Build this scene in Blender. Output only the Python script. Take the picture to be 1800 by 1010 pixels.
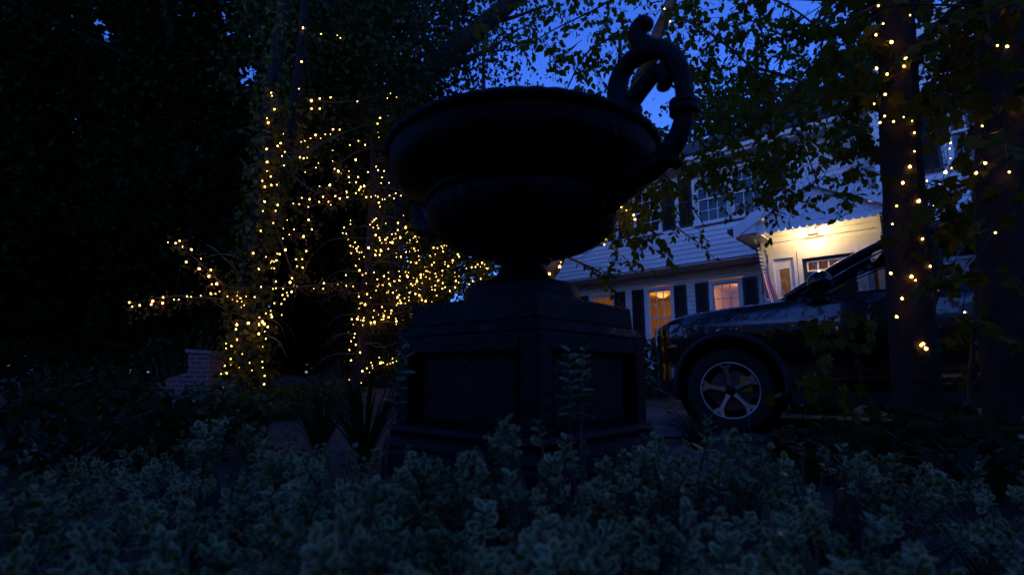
import bpy, math, random
import numpy as np
from mathutils import Vector, Matrix

for _o in list(bpy.data.objects):
    bpy.data.objects.remove(_o)
SC = bpy.context.scene
COL = SC.collection
random.seed(11)
RNG = np.random.default_rng(5)
R = math.radians

# ------------------------------------------------------------------ camera
CAM_H = 0.55
PITCH = math.atan(150 / 900)
cam_d = bpy.data.cameras.new('camera')
cam_d.lens = 18.0
cam_d.sensor_width = 36.0
cam_d.sensor_fit = 'HORIZONTAL'
cam_d.clip_start = 0.02
cam_d.clip_end = 600
cam_d.dof.use_dof = True
cam_d.dof.focus_distance = 5.0
cam_d.dof.aperture_fstop = 2.8
cam = bpy.data.objects.new('camera', cam_d)
cam.location = (0, 0, CAM_H)
cam.rotation_euler = (R(90) + PITCH, 0, 0)
COL.objects.link(cam)
SC.camera = cam

# ------------------------------------------------------------------ sky, sun, exposure
SKY_STRENGTH = 0.172
world = bpy.data.worlds.new('World')
SC.world = world
world.use_nodes = True
wn = world.node_tree
wn.nodes.clear()
sky = wn.nodes.new('ShaderNodeTexSky')
sky.sky_type = 'NISHITA'
sky.sun_disc = False
sky.sun_elevation = R(9)
sky.sun_rotation = R(200)
sky.ozone_density = 4.0
sky.dust_density = 0.3
tint = wn.nodes.new('ShaderNodeMix')
tint.data_type = 'RGBA'
tint.blend_type = 'MULTIPLY'
tint.inputs[0].default_value = 1.0
tint.inputs[7].default_value = (0.29, 0.42, 1.0, 1)      # dusk, camera set to tungsten white
bgn = wn.nodes.new('ShaderNodeBackground')
bgn.inputs[1].default_value = SKY_STRENGTH
wo = wn.nodes.new('ShaderNodeOutputWorld')
wn.links.new(sky.outputs[0], tint.inputs[6])
wn.links.new(tint.outputs[2], bgn.inputs[0])
wn.links.new(bgn.outputs[0], wo.inputs[0])
sun_d = bpy.data.lights.new('sun', 'SUN')
sun_d.energy = 0.012                                       # the sun is down: only a trace of afterglow
sun_d.angle = R(40)
sun_d.color = (0.45, 0.6, 1.0)
sun = bpy.data.objects.new('sun', sun_d)
sun.rotation_euler = (R(81), 0, R(-20))
COL.objects.link(sun)
SC.view_settings.view_transform = 'Standard'
SC.view_settings.look = 'None'
SC.view_settings.exposure = 1.05
SC.view_settings.gamma = 1.0
SC.view_settings.use_curve_mapping = False
SC.cycles.use_denoising = True
SC.cycles.max_bounces = 7
SC.cycles.diffuse_bounces = 2
SC.cycles.glossy_bounces = 3
SC.cycles.transparent_max_bounces = 12
SC.cycles.transmission_bounces = 4
SC.cycles.sample_clamp_indirect = 4.0
SC.cycles.use_light_tree = True

# ------------------------------------------------------------------ geometry helpers
F = 900.0
CP, SP = math.cos(PITCH), math.sin(PITCH)


def ray(px, py):
    r = (px - 900) / F
    u = (505 - py) / F
    return Vector((r, CP - u * SP, SP + u * CP))


def at(px, py, Y):
    """the point of the garden seen in direction (px, py) that stands Y metres away"""
    d = ray(px, py)
    t = Y / d.y
    return Vector((d.x * t, Y, CAM_H + d.z * t))


def project(P):
    """numpy (n,3) -> px, py, depth"""
    P = np.asarray(P, float)
    z = P[:, 2] - CAM_H
    f = P[:, 1] * CP + z * SP
    u = -P[:, 1] * SP + z * CP
    f = np.where(f < 0.05, 0.05, f)
    return 900 + F * P[:, 0] / f, 505 - F * u / f, f


def ground_z(x, y):
    t = min(max((y - 5.5) / 8.5, 0.0), 1.0)
    return 0.5 * t * t * (3 - 2 * t) + 0.02 * math.sin(x * 1.1 + y * 0.6) * min(1, max(0, (y - 1) / 4))


def wm(o):
    if o.parent is None:
        return o.matrix_basis.copy()
    return wm(o.parent) @ o.matrix_parent_inverse @ o.matrix_basis


def attach(o, parent):
    if parent is not None:
        o.parent = parent
        o.matrix_parent_inverse = wm(parent).inverted()


def empty(name, loc, label=None, cat=None, group=None):
    o = bpy.data.objects.new(name, None)
    o.empty_display_size = 0.1
    o.location = loc
    COL.objects.link(o)
    if label:
        tag(o, label, cat, group)
    return o


def tag(o, label=None, cat=None, group=None, kind=None):
    if label:
        o['label'] = label
    if cat:
        o['category'] = cat
    if group:
        o['group'] = group
    if kind:
        o['kind'] = kind
    return o


class MB:
    def __init__(self):
        self.v = []
        self.f = []
        self.m = []

    def add(self, vs, fs, mi=0):
        b = len(self.v)
        self.v.extend([tuple(p) for p in vs])
        for q in fs:
            self.f.append(tuple(b + i for i in q))
            self.m.append(mi)
        return self

    def hexa(self, p, mi=0):
        return self.add(p, [(3, 2, 1, 0), (4, 5, 6, 7), (0, 1, 5, 4), (1, 2, 6, 5), (2, 3, 7, 6), (3, 0, 4, 7)], mi)

    def box(self, x0, x1, y0, y1, z0, z1, tf=None, mi=0):
        p = [Vector(q) for q in ((x0, y0, z0), (x1, y0, z0), (x1, y1, z0), (x0, y1, z0),
                                 (x0, y0, z1), (x1, y0, z1), (x1, y1, z1), (x0, y1, z1))]
        if tf:
            p = [tf(q) for q in p]
        return self.hexa(p, mi)

    def tube(self, pts, rad, n=8, mi=0, cap=True, wob=0.0):
        pts = [Vector(p) for p in pts]
        if not hasattr(rad, '__len__'):
            rad = [rad] * len(pts)
        rings = []
        ref = None
        for i, p in enumerate(pts):
            d = (pts[min(i + 1, len(pts) - 1)] - pts[max(i - 1, 0)])
            if d.length < 1e-9:
                d = Vector((0, 0, 1))
            d.normalize()
            if ref is None:
                ref = Vector((1, 0, 0)) if abs(d.x) < 0.9 else Vector((0, 1, 0))
            a = (ref - d * ref.dot(d))
            if a.length < 1e-6:
                a = d.orthogonal()
            a.normalize()
            b = d.cross(a)
            ref = a
            ring = []
            for k in range(n):
                t = 2 * math.pi * k / n
                rr = rad[i] * (1 + (wob * random.uniform(-1, 1) if wob else 0))
                ring.append(p + a * (math.cos(t) * rr) + b * (math.sin(t) * rr))
            rings.append(ring)
        vs = [q for r_ in rings for q in r_]
        fs = []
        for i in range(len(pts) - 1):
            for k in range(n):
                k2 = (k + 1) % n
                fs.append((i * n + k, i * n + k2, (i + 1) * n + k2, (i + 1) * n + k))
        if cap:
            fs.append(tuple(range(n - 1, -1, -1)))
            fs.append(tuple((len(pts) - 1) * n + k for k in range(n)))
        return self.add(vs, fs, mi)

    def lathe(self, prof, n=48, c=(0, 0, 0), mod=None, mi=0, tf=None):
        vs = []
        for i, (r, z) in enumerate(prof):
            for k in range(n):
                a = 2 * math.pi * k / n
                rr = r * (mod(a, i) if mod else 1)
                p = Vector((c[0] + rr * math.cos(a), c[1] + rr * math.sin(a), c[2] + z))
                vs.append(tf(p) if tf else p)
        fs = []
        for i in range(len(prof) - 1):
            for k in range(n):
                k2 = (k + 1) % n
                fs.append((i * n + k, i * n + k2, (i + 1) * n + k2, (i + 1) * n + k))
        return self.add(vs, fs, mi)

    def prism(self, poly, tf0, tf1, mi=0):
        """poly of 2-D points; tf0/tf1 map a point to the two faces"""
        n = len(poly)
        vs = [tf0(*q) for q in poly] + [tf1(*q) for q in poly]
        fs = [tuple(range(n - 1, -1, -1)), tuple(range(n, 2 * n))]
        for i in range(n):
            j = (i + 1) % n
            fs.append((i, j, n + j, n + i))
        return self.add(vs, fs, mi)

    def build(self, name, mats, parent=None, smooth=False, bevel=0):
        me = bpy.data.meshes.new(name)
        me.from_pydata(self.v, [], self.f)
        if not isinstance(mats, (list, tuple)):
            mats = [mats]
        for m_ in mats:
            me.materials.append(m_)
        if len(mats) > 1:
            me.polygons.foreach_set('material_index', self.m)
        if smooth:
            me.polygons.foreach_set('use_smooth', [True] * len(me.polygons))
        me.update()
        o = bpy.data.objects.new(name, me)
        COL.objects.link(o)
        attach(o, parent)
        if bevel:
            b = o.modifiers.new('bevel', 'BEVEL')
            b.width = bevel
            b.segments = 2
            b.limit_method = 'ANGLE'
        return o


def fast_mesh(name, V, T, mats, parent=None, midx=None, smooth=False):
    """triangles from numpy arrays"""
    V = np.asarray(V, np.float32)
    T = np.asarray(T, np.int32)
    me = bpy.data.meshes.new(name)
    me.vertices.add(len(V))
    me.vertices.foreach_set('co', V.ravel())
    me.loops.add(T.size)
    me.loops.foreach_set('vertex_index', T.ravel())
    me.polygons.add(len(T))
    me.polygons.foreach_set('loop_start', np.arange(0, T.size, 3, dtype=np.int32))
    if not isinstance(mats, (list, tuple)):
        mats = [mats]
    for m_ in mats:
        me.materials.append(m_)
    if midx is not None:
        me.polygons.foreach_set('material_index', np.asarray(midx, np.int32))
    me.update(calc_edges=True)
    me.validate()
    o = bpy.data.objects.new(name, me)
    COL.objects.link(o)
    attach(o, parent)
    return o


# ------------------------------------------------------------------ materials
MATS = {}


def mat(name, col, rough=0.6, metal=0.0, var=0.15, scale=12.0, bump=0.0, bscale=40.0, coat=0.0, spec=0.5,
        hue=None, trans=0.0):
    if name in MATS:
        return MATS[name]
    m = bpy.data.materials.new(name)
    m.use_nodes = True
    nt = m.node_tree
    b = nt.nodes['Principled BSDF']
    b.inputs['Roughness'].default_value = rough
    b.inputs['Metallic'].default_value = metal
    b.inputs['Coat Weight'].default_value = coat
    b.inputs['Coat Roughness'].default_value = 0.02
    b.inputs['Specular IOR Level'].default_value = spec
    tc = nt.nodes.new('ShaderNodeTexCoord')
    if var > 0:
        nz = nt.nodes.new('ShaderNodeTexNoise')
        nz.inputs['Scale'].default_value = scale
        nz.inputs['Detail'].default_value = 5
        nt.links.new(tc.outputs['Object'], nz.inputs['Vector'])
        cr = nt.nodes.new('ShaderNodeValToRGB')
        cr.color_ramp.elements[0].position = 0.3
        cr.color_ramp.elements[1].position = 0.7
        c2 = hue if hue else [min(1, c * (1 + var)) for c in col]
        c1 = [c * (1 - var) for c in col]
        cr.color_ramp.elements[0].color = (*c1, 1)
        cr.color_ramp.elements[1].color = (*c2, 1)
        nt.links.new(nz.outputs['Fac'], cr.inputs['Fac'])
        nt.links.new(cr.outputs['Color'], b.inputs['Base Color'])
    else:
        b.inputs['Base Color'].default_value = (*col, 1)
    if bump > 0:
        n2 = nt.nodes.new('ShaderNodeTexNoise')
        n2.inputs['Scale'].default_value = bscale
        n2.inputs['Detail'].default_value = 6
        nt.links.new(tc.outputs['Object'], n2.inputs['Vector'])
        bp = nt.nodes.new('ShaderNodeBump')
        bp.inputs['Strength'].default_value = bump
        bp.inputs['Distance'].default_value = 0.02
        nt.links.new(n2.outputs['Fac'], bp.inputs['Height'])
        nt.links.new(bp.outputs['Normal'], b.inputs['Normal'])
    MATS[name] = m
    return m


def leaf_mat(name, c1, c2, rough=0.5, transl=0.35, spec=0.15):
    """leaf: diffuse + translucent, colour varies from leaf to leaf with position"""
    if name in MATS:
        return MATS[name]
    m = bpy.data.materials.new(name)
    m.use_nodes = True
    nt = m.node_tree
    b = nt.nodes['Principled BSDF']
    out = nt.nodes['Material Output']
    geo = nt.nodes.new('ShaderNodeNewGeometry')
    nz = nt.nodes.new('ShaderNodeTexNoise')
    nz.inputs['Scale'].default_value = 7.0
    nz.inputs['Detail'].default_value = 3
    nt.links.new(geo.outputs['Position'], nz.inputs['Vector'])
    cr = nt.nodes.new('ShaderNodeValToRGB')
    cr.color_ramp.elements[0].position = 0.35
    cr.color_ramp.elements[1].position = 0.65
    cr.color_ramp.elements[0].color = (*c1, 1)
    cr.color_ramp.elements[1].color = (*c2, 1)
    nt.links.new(nz.outputs['Fac'], cr.inputs['Fac'])
    nt.links.new(cr.outputs['Color'], b.inputs['Base Color'])
    b.inputs['Roughness'].default_value = rough
    b.inputs['Specular IOR Level'].default_value = spec
    tr = nt.nodes.new('ShaderNodeBsdfTranslucent')
    nt.links.new(cr.outputs['Color'], tr.inputs['Color'])
    mx = nt.nodes.new('ShaderNodeMixShader')
    mx.inputs[0].default_value = transl
    nt.links.new(b.outputs[0], mx.inputs[1])
    nt.links.new(tr.outputs[0], mx.inputs[2])
    nt.links.new(mx.outputs[0], out.inputs['Surface'])
    MATS[name] = m
    return m


def emit_mat(name, col, strength):
    m = bpy.data.materials.new(name)
    m.use_nodes = True
    nt = m.node_tree
    nt.nodes.clear()
    e = nt.nodes.new('ShaderNodeEmission')
    e.inputs[0].default_value = (*col, 1)
    e.inputs[1].default_value = strength
    o = nt.nodes.new('ShaderNodeOutputMaterial')
    nt.links.new(e.outputs[0], o.inputs[0])
    return m


def glass_mat(name, tintc=(0.9, 0.95, 1.0), refl=1.0, rough=0.0):
    """thin pane: see-through with a mirror reflection that grows at grazing angles"""
    m = bpy.data.materials.new(name)
    m.use_nodes = True
    nt = m.node_tree
    nt.nodes.clear()
    t = nt.nodes.new('ShaderNodeBsdfTransparent')
    t.inputs[0].default_value = (*tintc, 1)
    g = nt.nodes.new('ShaderNodeBsdfGlossy')
    g.inputs['Roughness'].default_value = rough
    g.inputs[0].default_value = (refl, refl, refl, 1)
    fr = nt.nodes.new('ShaderNodeFresnel')
    fr.inputs[0].default_value = 1.6
    mx = nt.nodes.new('ShaderNodeMixShader')
    o = nt.nodes.new('ShaderNodeOutputMaterial')
    nt.links.new(fr.outputs[0], mx.inputs[0])
    nt.links.new(t.outputs[0], mx.inputs[1])
    nt.links.new(g.outputs[0], mx.inputs[2])
    nt.links.new(mx.outputs[0], o.inputs[0])
    return m


def brick_mat(name):
    m = bpy.data.materials.new(name)
    m.use_nodes = True
    nt = m.node_tree
    b = nt.nodes['Principled BSDF']
    b.inputs['Roughness'].default_value = 0.9
    tc = nt.nodes.new('ShaderNodeTexCoord')
    br = nt.nodes.new('ShaderNodeTexBrick')
    br.inputs['Color1'].default_value = (0.20, 0.10, 0.085, 1)
    br.inputs['Color2'].default_value = (0.12, 0.06, 0.055, 1)
    br.inputs['Mortar'].default_value = (0.26, 0.25, 0.24, 1)
    br.inputs['Scale'].default_value = 1.0
    br.inputs['Mortar Size'].default_value = 0.008
    br.inputs['Brick Width'].default_value = 0.21
    br.inputs['Row Height'].default_value = 0.075
    mp = nt.nodes.new('ShaderNodeMapping')
    mp.inputs['Rotation'].default_value = (R(90), 0, 0)
    nt.links.new(tc.outputs['Object'], mp.inputs['Vector'])
    nt.links.new(mp.outputs[0], br.inputs['Vector'])
    nt.links.new(br.outputs['Color'], b.inputs['Base Color'])
    bp = nt.nodes.new('ShaderNodeBump')
    bp.inputs['Strength'].default_value = 0.6
    bp.inputs['Distance'].default_value = 0.01
    bp.invert = True
    nt.links.new(br.outputs['Fac'], bp.inputs['Height'])
    nt.links.new(bp.outputs['Normal'], b.inputs['Normal'])
    return m


M_IRON = mat('cast_iron', (0.004, 0.0042, 0.005), 0.42, 0.0, 0.5, 9, 0.3, 60, spec=0.2)
M_STONE = mat('pedestal_iron', (0.0055, 0.006, 0.008), 0.6, 0.0, 0.5, 7, 0.4, 50, spec=0.18)
M_WORN = mat('worn_iron_edge', (0.006, 0.0065, 0.008), 0.6, 0.0, 0.3, 26, 0.5, 60, spec=0.2, hue=(0.07, 0.075, 0.085))
_cr = [n_ for n_ in M_WORN.node_tree.nodes if n_.type == 'VALTORGB'][0]
_cr.color_ramp.elements[0].position = .56
_cr.color_ramp.elements[1].position = .72
for _m in (M_IRON, M_STONE):
    _nt = _m.node_tree
    _nz = _nt.nodes.new('ShaderNodeTexNoise')
    _nz.inputs['Scale'].default_value = 5.0
    _nz.inputs['Detail'].default_value = 8
    _mr = _nt.nodes.new('ShaderNodeMapRange')
    _mr.inputs[3].default_value = .3
    _mr.inputs[4].default_value = .75
    _tc = [n_ for n_ in _nt.nodes if n_.type == 'TEX_COORD'][0]
    _nt.links.new(_tc.outputs['Object'], _nz.inputs['Vector'])
    _nt.links.new(_nz.outputs['Fac'], _mr.inputs[0])
    _nt.links.new(_mr.outputs[0], _nt.nodes['Principled BSDF'].inputs['Roughness'])
M_SIDING = mat('white_vinyl', (0.80, 0.81, 0.82), 0.45, 0, 0.06, 3, 0.05, 30)
M_TRIM = mat('white_trim', (0.76, 0.76, 0.76), 0.4, 0, 0.05, 4)
M_SHUTTER = mat('black_shutter', (0.012, 0.012, 0.014), 0.5, 0, 0.2, 10)
M_ROOF = mat('dark_shingle', (0.035, 0.035, 0.04), 0.9, 0, 0.4, 14, 0.5, 30)
M_ROOM = mat('room_paint', (0.62, 0.50, 0.36), 0.8, 0, 0.06, 2)
M_WOODD = mat('dark_wood', (0.10, 0.05, 0.025), 0.5, 0, 0.3, 6)
M_DOOR = mat('black_door', (0.012, 0.012, 0.015), 0.35, 0, 0.2, 5)
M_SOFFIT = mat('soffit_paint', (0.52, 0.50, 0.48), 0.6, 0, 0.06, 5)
M_PANE = glass_mat('window_glass')
M_PANE_D = glass_mat('upper_window_glass', (0.5, 0.55, 0.6))
M_CARGLASS = glass_mat('car_glass', (0.42, 0.46, 0.48))
M_PAINT = mat('black_car_paint', (0.003, 0.003, 0.004), 0.25, 0, 0.0, coat=1.0)
M_PLASTIC = mat('black_plastic', (0.012, 0.012, 0.013), 0.55, 0, 0.15, 20)
M_RUBBER = mat('tyre_rubber', (0.012, 0.012, 0.012), 0.85, 0, 0.2, 30, 0.3, 60)
M_ALLOY = mat('machined_alloy', (0.66, 0.62, 0.56), 0.34, 1.0, 0.06, 8)
M_ALLOYD = mat('dark_alloy', (0.02, 0.02, 0.022), 0.35, 0.8, 0.1, 8)
M_CHROME = mat('chrome_trim', (0.7, 0.7, 0.72), 0.12, 1.0, 0.03, 6)
M_BRAKE = mat('brake_caliper', (0.35, 0.26, 0.03), 0.5, 0.3, 0.2, 12)
M_DISC = mat('brake_disc', (0.18, 0.18, 0.19), 0.35, 1.0, 0.2, 30)
M_SEAT = mat('dark_leather', (0.02, 0.02, 0.021), 0.6, 0, 0.2, 9)
M_AMBER = mat('amber_lens', (0.55, 0.13, 0.02), 0.2, 0, 0.1, 20)
M_LENS = mat('headlamp_lens', (0.06, 0.06, 0.065), 0.06, 0.4, 0.2, 30, coat=1.0)
M_BARK = mat('brown_bark', (0.026, 0.017, 0.010), 0.9, 0, 0.5, 8, 1.0, 22)
M_BARKD = mat('dark_oak_bark', (0.008, 0.0065, 0.0055), 0.95, 0, 0.5, 6, 1.0, 14)
M_BIRCH = mat('peeling_birch_bark', (0.20, 0.125, 0.08), 0.8, 0, 0.5, 10, 0.8, 18)
M_TWIG = mat('twig_bark', (0.09, 0.06, 0.035), 0.8, 0, 0.4, 15)
M_WIRE = mat('green_wire', (0.01, 0.022, 0.012), 0.5, 0, 0.1, 10)
M_CONC = mat('grey_concrete', (0.07, 0.068, 0.07), 0.85, 0, 0.2, 5, 0.3, 40)
M_SLAB = mat('pale_stone_slab', (0.14, 0.15, 0.165), 0.7, 0, 0.2, 7, 0.2, 40)
M_ROCK = mat('brown_boulder', (0.10, 0.085, 0.07), 0.9, 0, 0.4, 6, 0.7, 16)
M_STEM = mat('shrub_stem', (0.10, 0.085, 0.05), 0.7, 0, 0.3, 20)
M_BRICK = brick_mat('old_red_brick')
L_BIRCH = leaf_mat('birch_leaf', (0.125, 0.14, 0.004), (0.175, 0.18, 0.006), 0.5, 0.6)
L_MAPLE = leaf_mat('maple_leaf', (0.09, 0.095, 0.004), (0.14, 0.14, 0.007), 0.5, 0.45)
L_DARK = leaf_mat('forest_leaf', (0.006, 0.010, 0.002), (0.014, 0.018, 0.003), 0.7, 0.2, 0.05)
L_OAK = leaf_mat('oak_leaf', (0.02, 0.035, 0.006), (0.04, 0.055, 0.012))
L_IVY = leaf_mat('ivy_leaf', (0.06, 0.07, 0.008), (0.14, 0.135, 0.018), 0.4)  # pale tone; on needles and holly round bulbs it paints in their glow
L_DEAD = leaf_mat('dry_leaf', (0.12, 0.06, 0.025), (0.20, 0.11, 0.05))
L_EUO = leaf_mat('euonymus_green', (0.06, 0.12, 0.028), (0.14, 0.22, 0.06), 0.4, 0.25)
L_CREAM = leaf_mat('euonymus_cream_margin', (0.40, 0.44, 0.18), (0.66, 0.68, 0.36), 0.4, 0.25)
L_RHODO = leaf_mat('laurel_leaf', (0.04, 0.07, 0.03), (0.08, 0.12, 0.05), 0.3, 0.15)
L_BLADE = leaf_mat('lily_blade', (0.012, 0.025, 0.006), (0.025, 0.04, 0.01), 0.5, 0.2)
L_YELLOW = leaf_mat('yellow_green_leaf', (0.16, 0.20, 0.03), (0.25, 0.28, 0.05), 0.5, 0.3)

# ------------------------------------------------------------------ leaf templates (unit length along +Y)


def fan(pts, mid):
    pass


T_OVATE = (np.array([(0, 0, 0), (0, .5, -.03), (0, 1.05, -.10), (.27, .2, .05), (.34, .45, .06), (.18, .78, .0),
                     (-.27, .2, .05), (-.34, .45, .06), (-.18, .78, .0)], float),
           np.array([(0, 3, 1), (3, 4, 1), (4, 5, 1), (5, 2, 1), (0, 1, 6), (6, 1, 7), (7, 1, 8), (8, 1, 2)]))
T_DIAMOND = (np.array([(0, 0, 0), (.34, .5, .08), (0, 1, -.05), (-.34, .5, .08)], float),
             np.array([(0, 1, 2), (0, 2, 3)]))
_mp = [(0, 0), (.22, .02), (.62, .10), (.44, .30), (.58, .56), (.30, .56), (.17, .70), (0, 1.08), (-.17, .70),
       (-.30, .56), (-.58, .56), (-.44, .30), (-.62, .10), (-.22, .02)]
T_MAPLE = (np.array([(x, y, 0.12 * abs(x) - .06 * y * y) for x, y in _mp] + [(0, .38, -.02)], float),
           np.array([(i, (i + 1) % 14, 14) for i in range(14)]))
_iv = [(0, 0), (.25, -.06), (.5, .12), (.36, .36), (.40, .52), (.16, .62), (0, 1.0), (-.16, .62), (-.40, .52),
       (-.36, .36), (-.5, .12), (-.25, -.06)]
T_IVY = (np.array([(x, y, 0.1 * abs(x)) for x, y in _iv] + [(0, .35, 0)], float),
         np.array([(i, (i + 1) % 12, 12) for i in range(12)]))
T_NEEDLE = (np.array([(0, 0, 0), (.07, .45, .03), (0, 1, 0), (-.07, .45, .03)], float),
            np.array([(0, 1, 2), (0, 2, 3)]))
# euonymus: a green middle inside a cream margin
_ou = [(0, 0), (.20, .12), (.35, .36), (.34, .62), (.18, .88), (0, 1.0), (-.18, .88), (-.34, .62), (-.35, .36), (-.20, .12)]
_in = [(x * .70, .06 + (y - .0) * .82 + .02) for x, y in _ou]
_v = [(x, y, .22 * abs(x) + .12 * y * y) for x, y in _ou] + [(x, y, .22 * abs(x) + .12 * y * y - .004) for x, y in _in] + [(0, .5, .03)]
_t = []
_mi = []
for _i in range(10):
    _j = (_i + 1) % 10
    _t += [(_i, _j, 10 + _j), (_i, 10 + _j, 10 + _i), (10 + _i, 10 + _j, 20)]
    _mi += [1, 1, 0]
T_EUO = (np.array(_v, float), np.array(_t))
MI_EUO = np.array(_mi)


def unit(a):
    return a / np.maximum(np.linalg.norm(a, axis=1, keepdims=True), 1e-9)


def frames(Y, N):
    """leaf axes from tip direction Y and rough normal N"""
    Y = unit(Y)
    X = unit(np.cross(Y, N))
    Z = np.cross(X, Y)
    return X, Y, Z


def leaf_arrays(T, P, X, Y, Z, S):
    V, Tr = T
    S = np.asarray(S)[:, None, None]
    out = P[:, None, :] + S * (V[None, :, 0:1] * X[:, None, :] + V[None, :, 1:2] * Y[:, None, :] + V[None, :, 2:3] * Z[:, None, :])
    n, k = len(P), len(V)
    tri = (Tr[None] + (np.arange(n) * k)[:, None, None]).reshape(-1, 3)
    return out.reshape(-1, 3), tri


_leaf_me = {}


def leaf_mesh_data(name, T, mats, mi=None):
    if name not in _leaf_me:
        o = fast_mesh(name, T[0], T[1], mats, None, mi)
        _leaf_me[name] = o.data
        bpy.data.objects.remove(o)
    return _leaf_me[name]


def foliage(parent, T, mats, P, Ydir, Ndir, S, single=0, mi=None, crown='crown', key='leaf', leafname='leaf'):
    """all leaves of one plant: the `single` largest in view as objects of their own, the rest joined"""
    P = np.asarray(P, float)
    X, Y, Z = frames(np.asarray(Ydir, float), np.asarray(Ndir, float))
    S = np.asarray(S, float)
    idx = np.arange(len(P))
    pick = np.array([], int)
    if single:
        px, py, d = project(P)
        vis = (px > 5) & (px < 1795) & (py > 5) & (py < 1005) & (P[:, 1] > 0.2)
        score = np.where(vis, S / d, 0)
        order = np.argsort(-score)[:single]
        pick = order[score[order] > 0]
    rest = np.setdiff1d(idx, pick)
    if len(pick):
        me = leaf_mesh_data(key, T, mats, mi)
        inv = wm(parent).inverted()
        for i in pick:
            o = bpy.data.objects.new(leafname, me)
            s = S[i]
            o.matrix_basis = Matrix(((X[i, 0] * s, Y[i, 0] * s, Z[i, 0] * s, P[i, 0]),
                                     (X[i, 1] * s, Y[i, 1] * s, Z[i, 1] * s, P[i, 1]),
                                     (X[i, 2] * s, Y[i, 2] * s, Z[i, 2] * s, P[i, 2]), (0, 0, 0, 1)))
            COL.objects.link(o)
            o.parent = parent
            o.matrix_parent_inverse = inv
    if len(rest):
        V, Tr = leaf_arrays(T, P[rest], X[rest], Y[rest], Z[rest], S[rest])
        mm = np.tile(mi, len(rest)) if mi is not None else None
        o = fast_mesh(crown, V, Tr, mats, parent, mm)
        o['kind'] = 'stuff'
        return o


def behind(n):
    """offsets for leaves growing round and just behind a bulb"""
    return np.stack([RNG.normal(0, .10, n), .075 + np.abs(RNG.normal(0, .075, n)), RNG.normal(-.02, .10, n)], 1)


def rnd(n, s=1.0):
    return RNG.normal(0, s, (n, 3))


def at_np(px, py, Y):
    r = (px - 900) / F
    u = (505 - py) / F
    dy = CP - u * SP
    t = Y / dy
    return np.stack([r * t, Y, CAM_H + (SP + u * CP) * t], 1)


# ================================================================== the setting: ground, driveway
gm = mat('mulch_soil', (0.05, 0.036, 0.025), 0.95, 0, 0.5, 4, 1.0, 30, hue=(0.06, 0.055, 0.03))
xs = sorted(set([-150, -90, -50, -30, -20] + [-15 + i * 0.5 for i in range(61)] + [20, 30, 50, 90, 150]))
ys = sorted(set([-60, -30, -15, -8, -4] + [-2 + i * 0.5 for i in range(53)] + [30, 40, 60, 100, 180]))
g = MB()
vs = [(x, y, ground_z(x, y)) for y in ys for x in xs]
nx = len(xs)
g.add(vs, [(j * nx + i, j * nx + i + 1, (j + 1) * nx + i + 1, (j + 1) * nx + i)
           for j in range(len(ys) - 1) for i in range(nx - 1)])
tag(g.build('ground', gm, None, True), kind='structure')

CAR_S = Vector((0.899, -0.438, 0))          # towards the car's rear
CAR_N = Vector((-0.438, -0.899, 0))         # out of its near side
CAR_A = Vector((2.05, 4.89, 0))            # under the near front wheel
g = MB()
na, nb = 26, 14
vs = []
for j in range(nb + 1):
    for i in range(na + 1):
        s = -1.7 + 8.3 * i / na
        t = 0.55 - 2.5 * j / nb
        q = CAR_A + CAR_S * s + CAR_N * t
        vs.append((q.x, q.y, ground_z(q.x, q.y) + 0.02))
g.add(vs, [(j * (na + 1) + i, (j + 1) * (na + 1) + i, (j + 1) * (na + 1) + i + 1, j * (na + 1) + i + 1)
           for j in range(nb) for i in range(na)])
tag(g.build('driveway', M_CONC, None, True), kind='structure')

# ================================================================== the house
HO = Vector((5.57, 11.44, 0))
HU = Vector((0.757, -0.6534, 0))           # along the facade, towards the camera's right
HN = Vector((-0.6534, -0.757, 0))          # out of the facade


HOFF = [0.0, 0.0, 0.0]


def HP(p, w=None, z=None):
    if w is not None:
        p = (p, w, z)
    return HO + HU * (p[0] + HOFF[0]) + HN * p[1] + Vector((0, 0, p[2] + HOFF[2]))


def hbox(mb, u0, u1, w0, w1, z0, z1, mi=0):
    return mb.box(u0, u1, w0, w1, z0, z1, HP, mi)


def hb(name, m, parent, *boxes, bevel=0.0):
    mb = MB()
    for b in boxes:
        hbox(mb, *b)
    return mb.build(name, m, parent, False, bevel)


house = empty('house', HP(-1.0, -2.0, 0.5), 'two-storey white clapboard house with black shutters and lit gabled porch', 'house')
EXPO = 0.121


def siding(w, u0, u1, z0, z1, holes, zfun=None):
    """lapped boards, each its own piece, cut round the openings; holes = (u0, u1, z0, z1)"""
    n = int(math.ceil((z1 - z0) / EXPO))
    for k in range(n):
        a = z0 + k * EXPO
        b = min(a + EXPO, z1)
        lo, hi = u0, u1
        if zfun:
            lo, hi = zfun(a)
            if hi - lo < 0.1:
                continue
        cuts = sorted((max(h[0], lo), min(h[1], hi)) for h in holes if h[2] < b - 0.005 and h[3] > a + 0.005 and h[1] > lo and h[0] < hi)
        segs = []
        c = lo
        for x0, x1 in cuts:
            if x0 - c > 0.02:
                segs.append((c, x0))
            c = max(c, x1)
        if hi - c > 0.02:
            segs.append((c, hi))
        for x0, x1 in segs:
            mb = MB()
            pr = [(w - .05, a), (w, a), (w - .004, a + .090), (w - .034, a + .098), (w - .038, b + .004), (w - .05, b + .004)]
            n_ = len(pr)
            mb.add([HP(x0, q_, z_) for q_, z_ in pr] + [HP(x1, q_, z_) for q_, z_ in pr],
                   [(k_, (k_ + 1) % n_, n_ + (k_ + 1) % n_, n_ + k_) for k_ in range(n_)] + [tuple(range(n_ - 1, -1, -1)), tuple(range(n_, 2 * n_))])
            mb.build('clapboard', M_SIDING, house)


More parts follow.
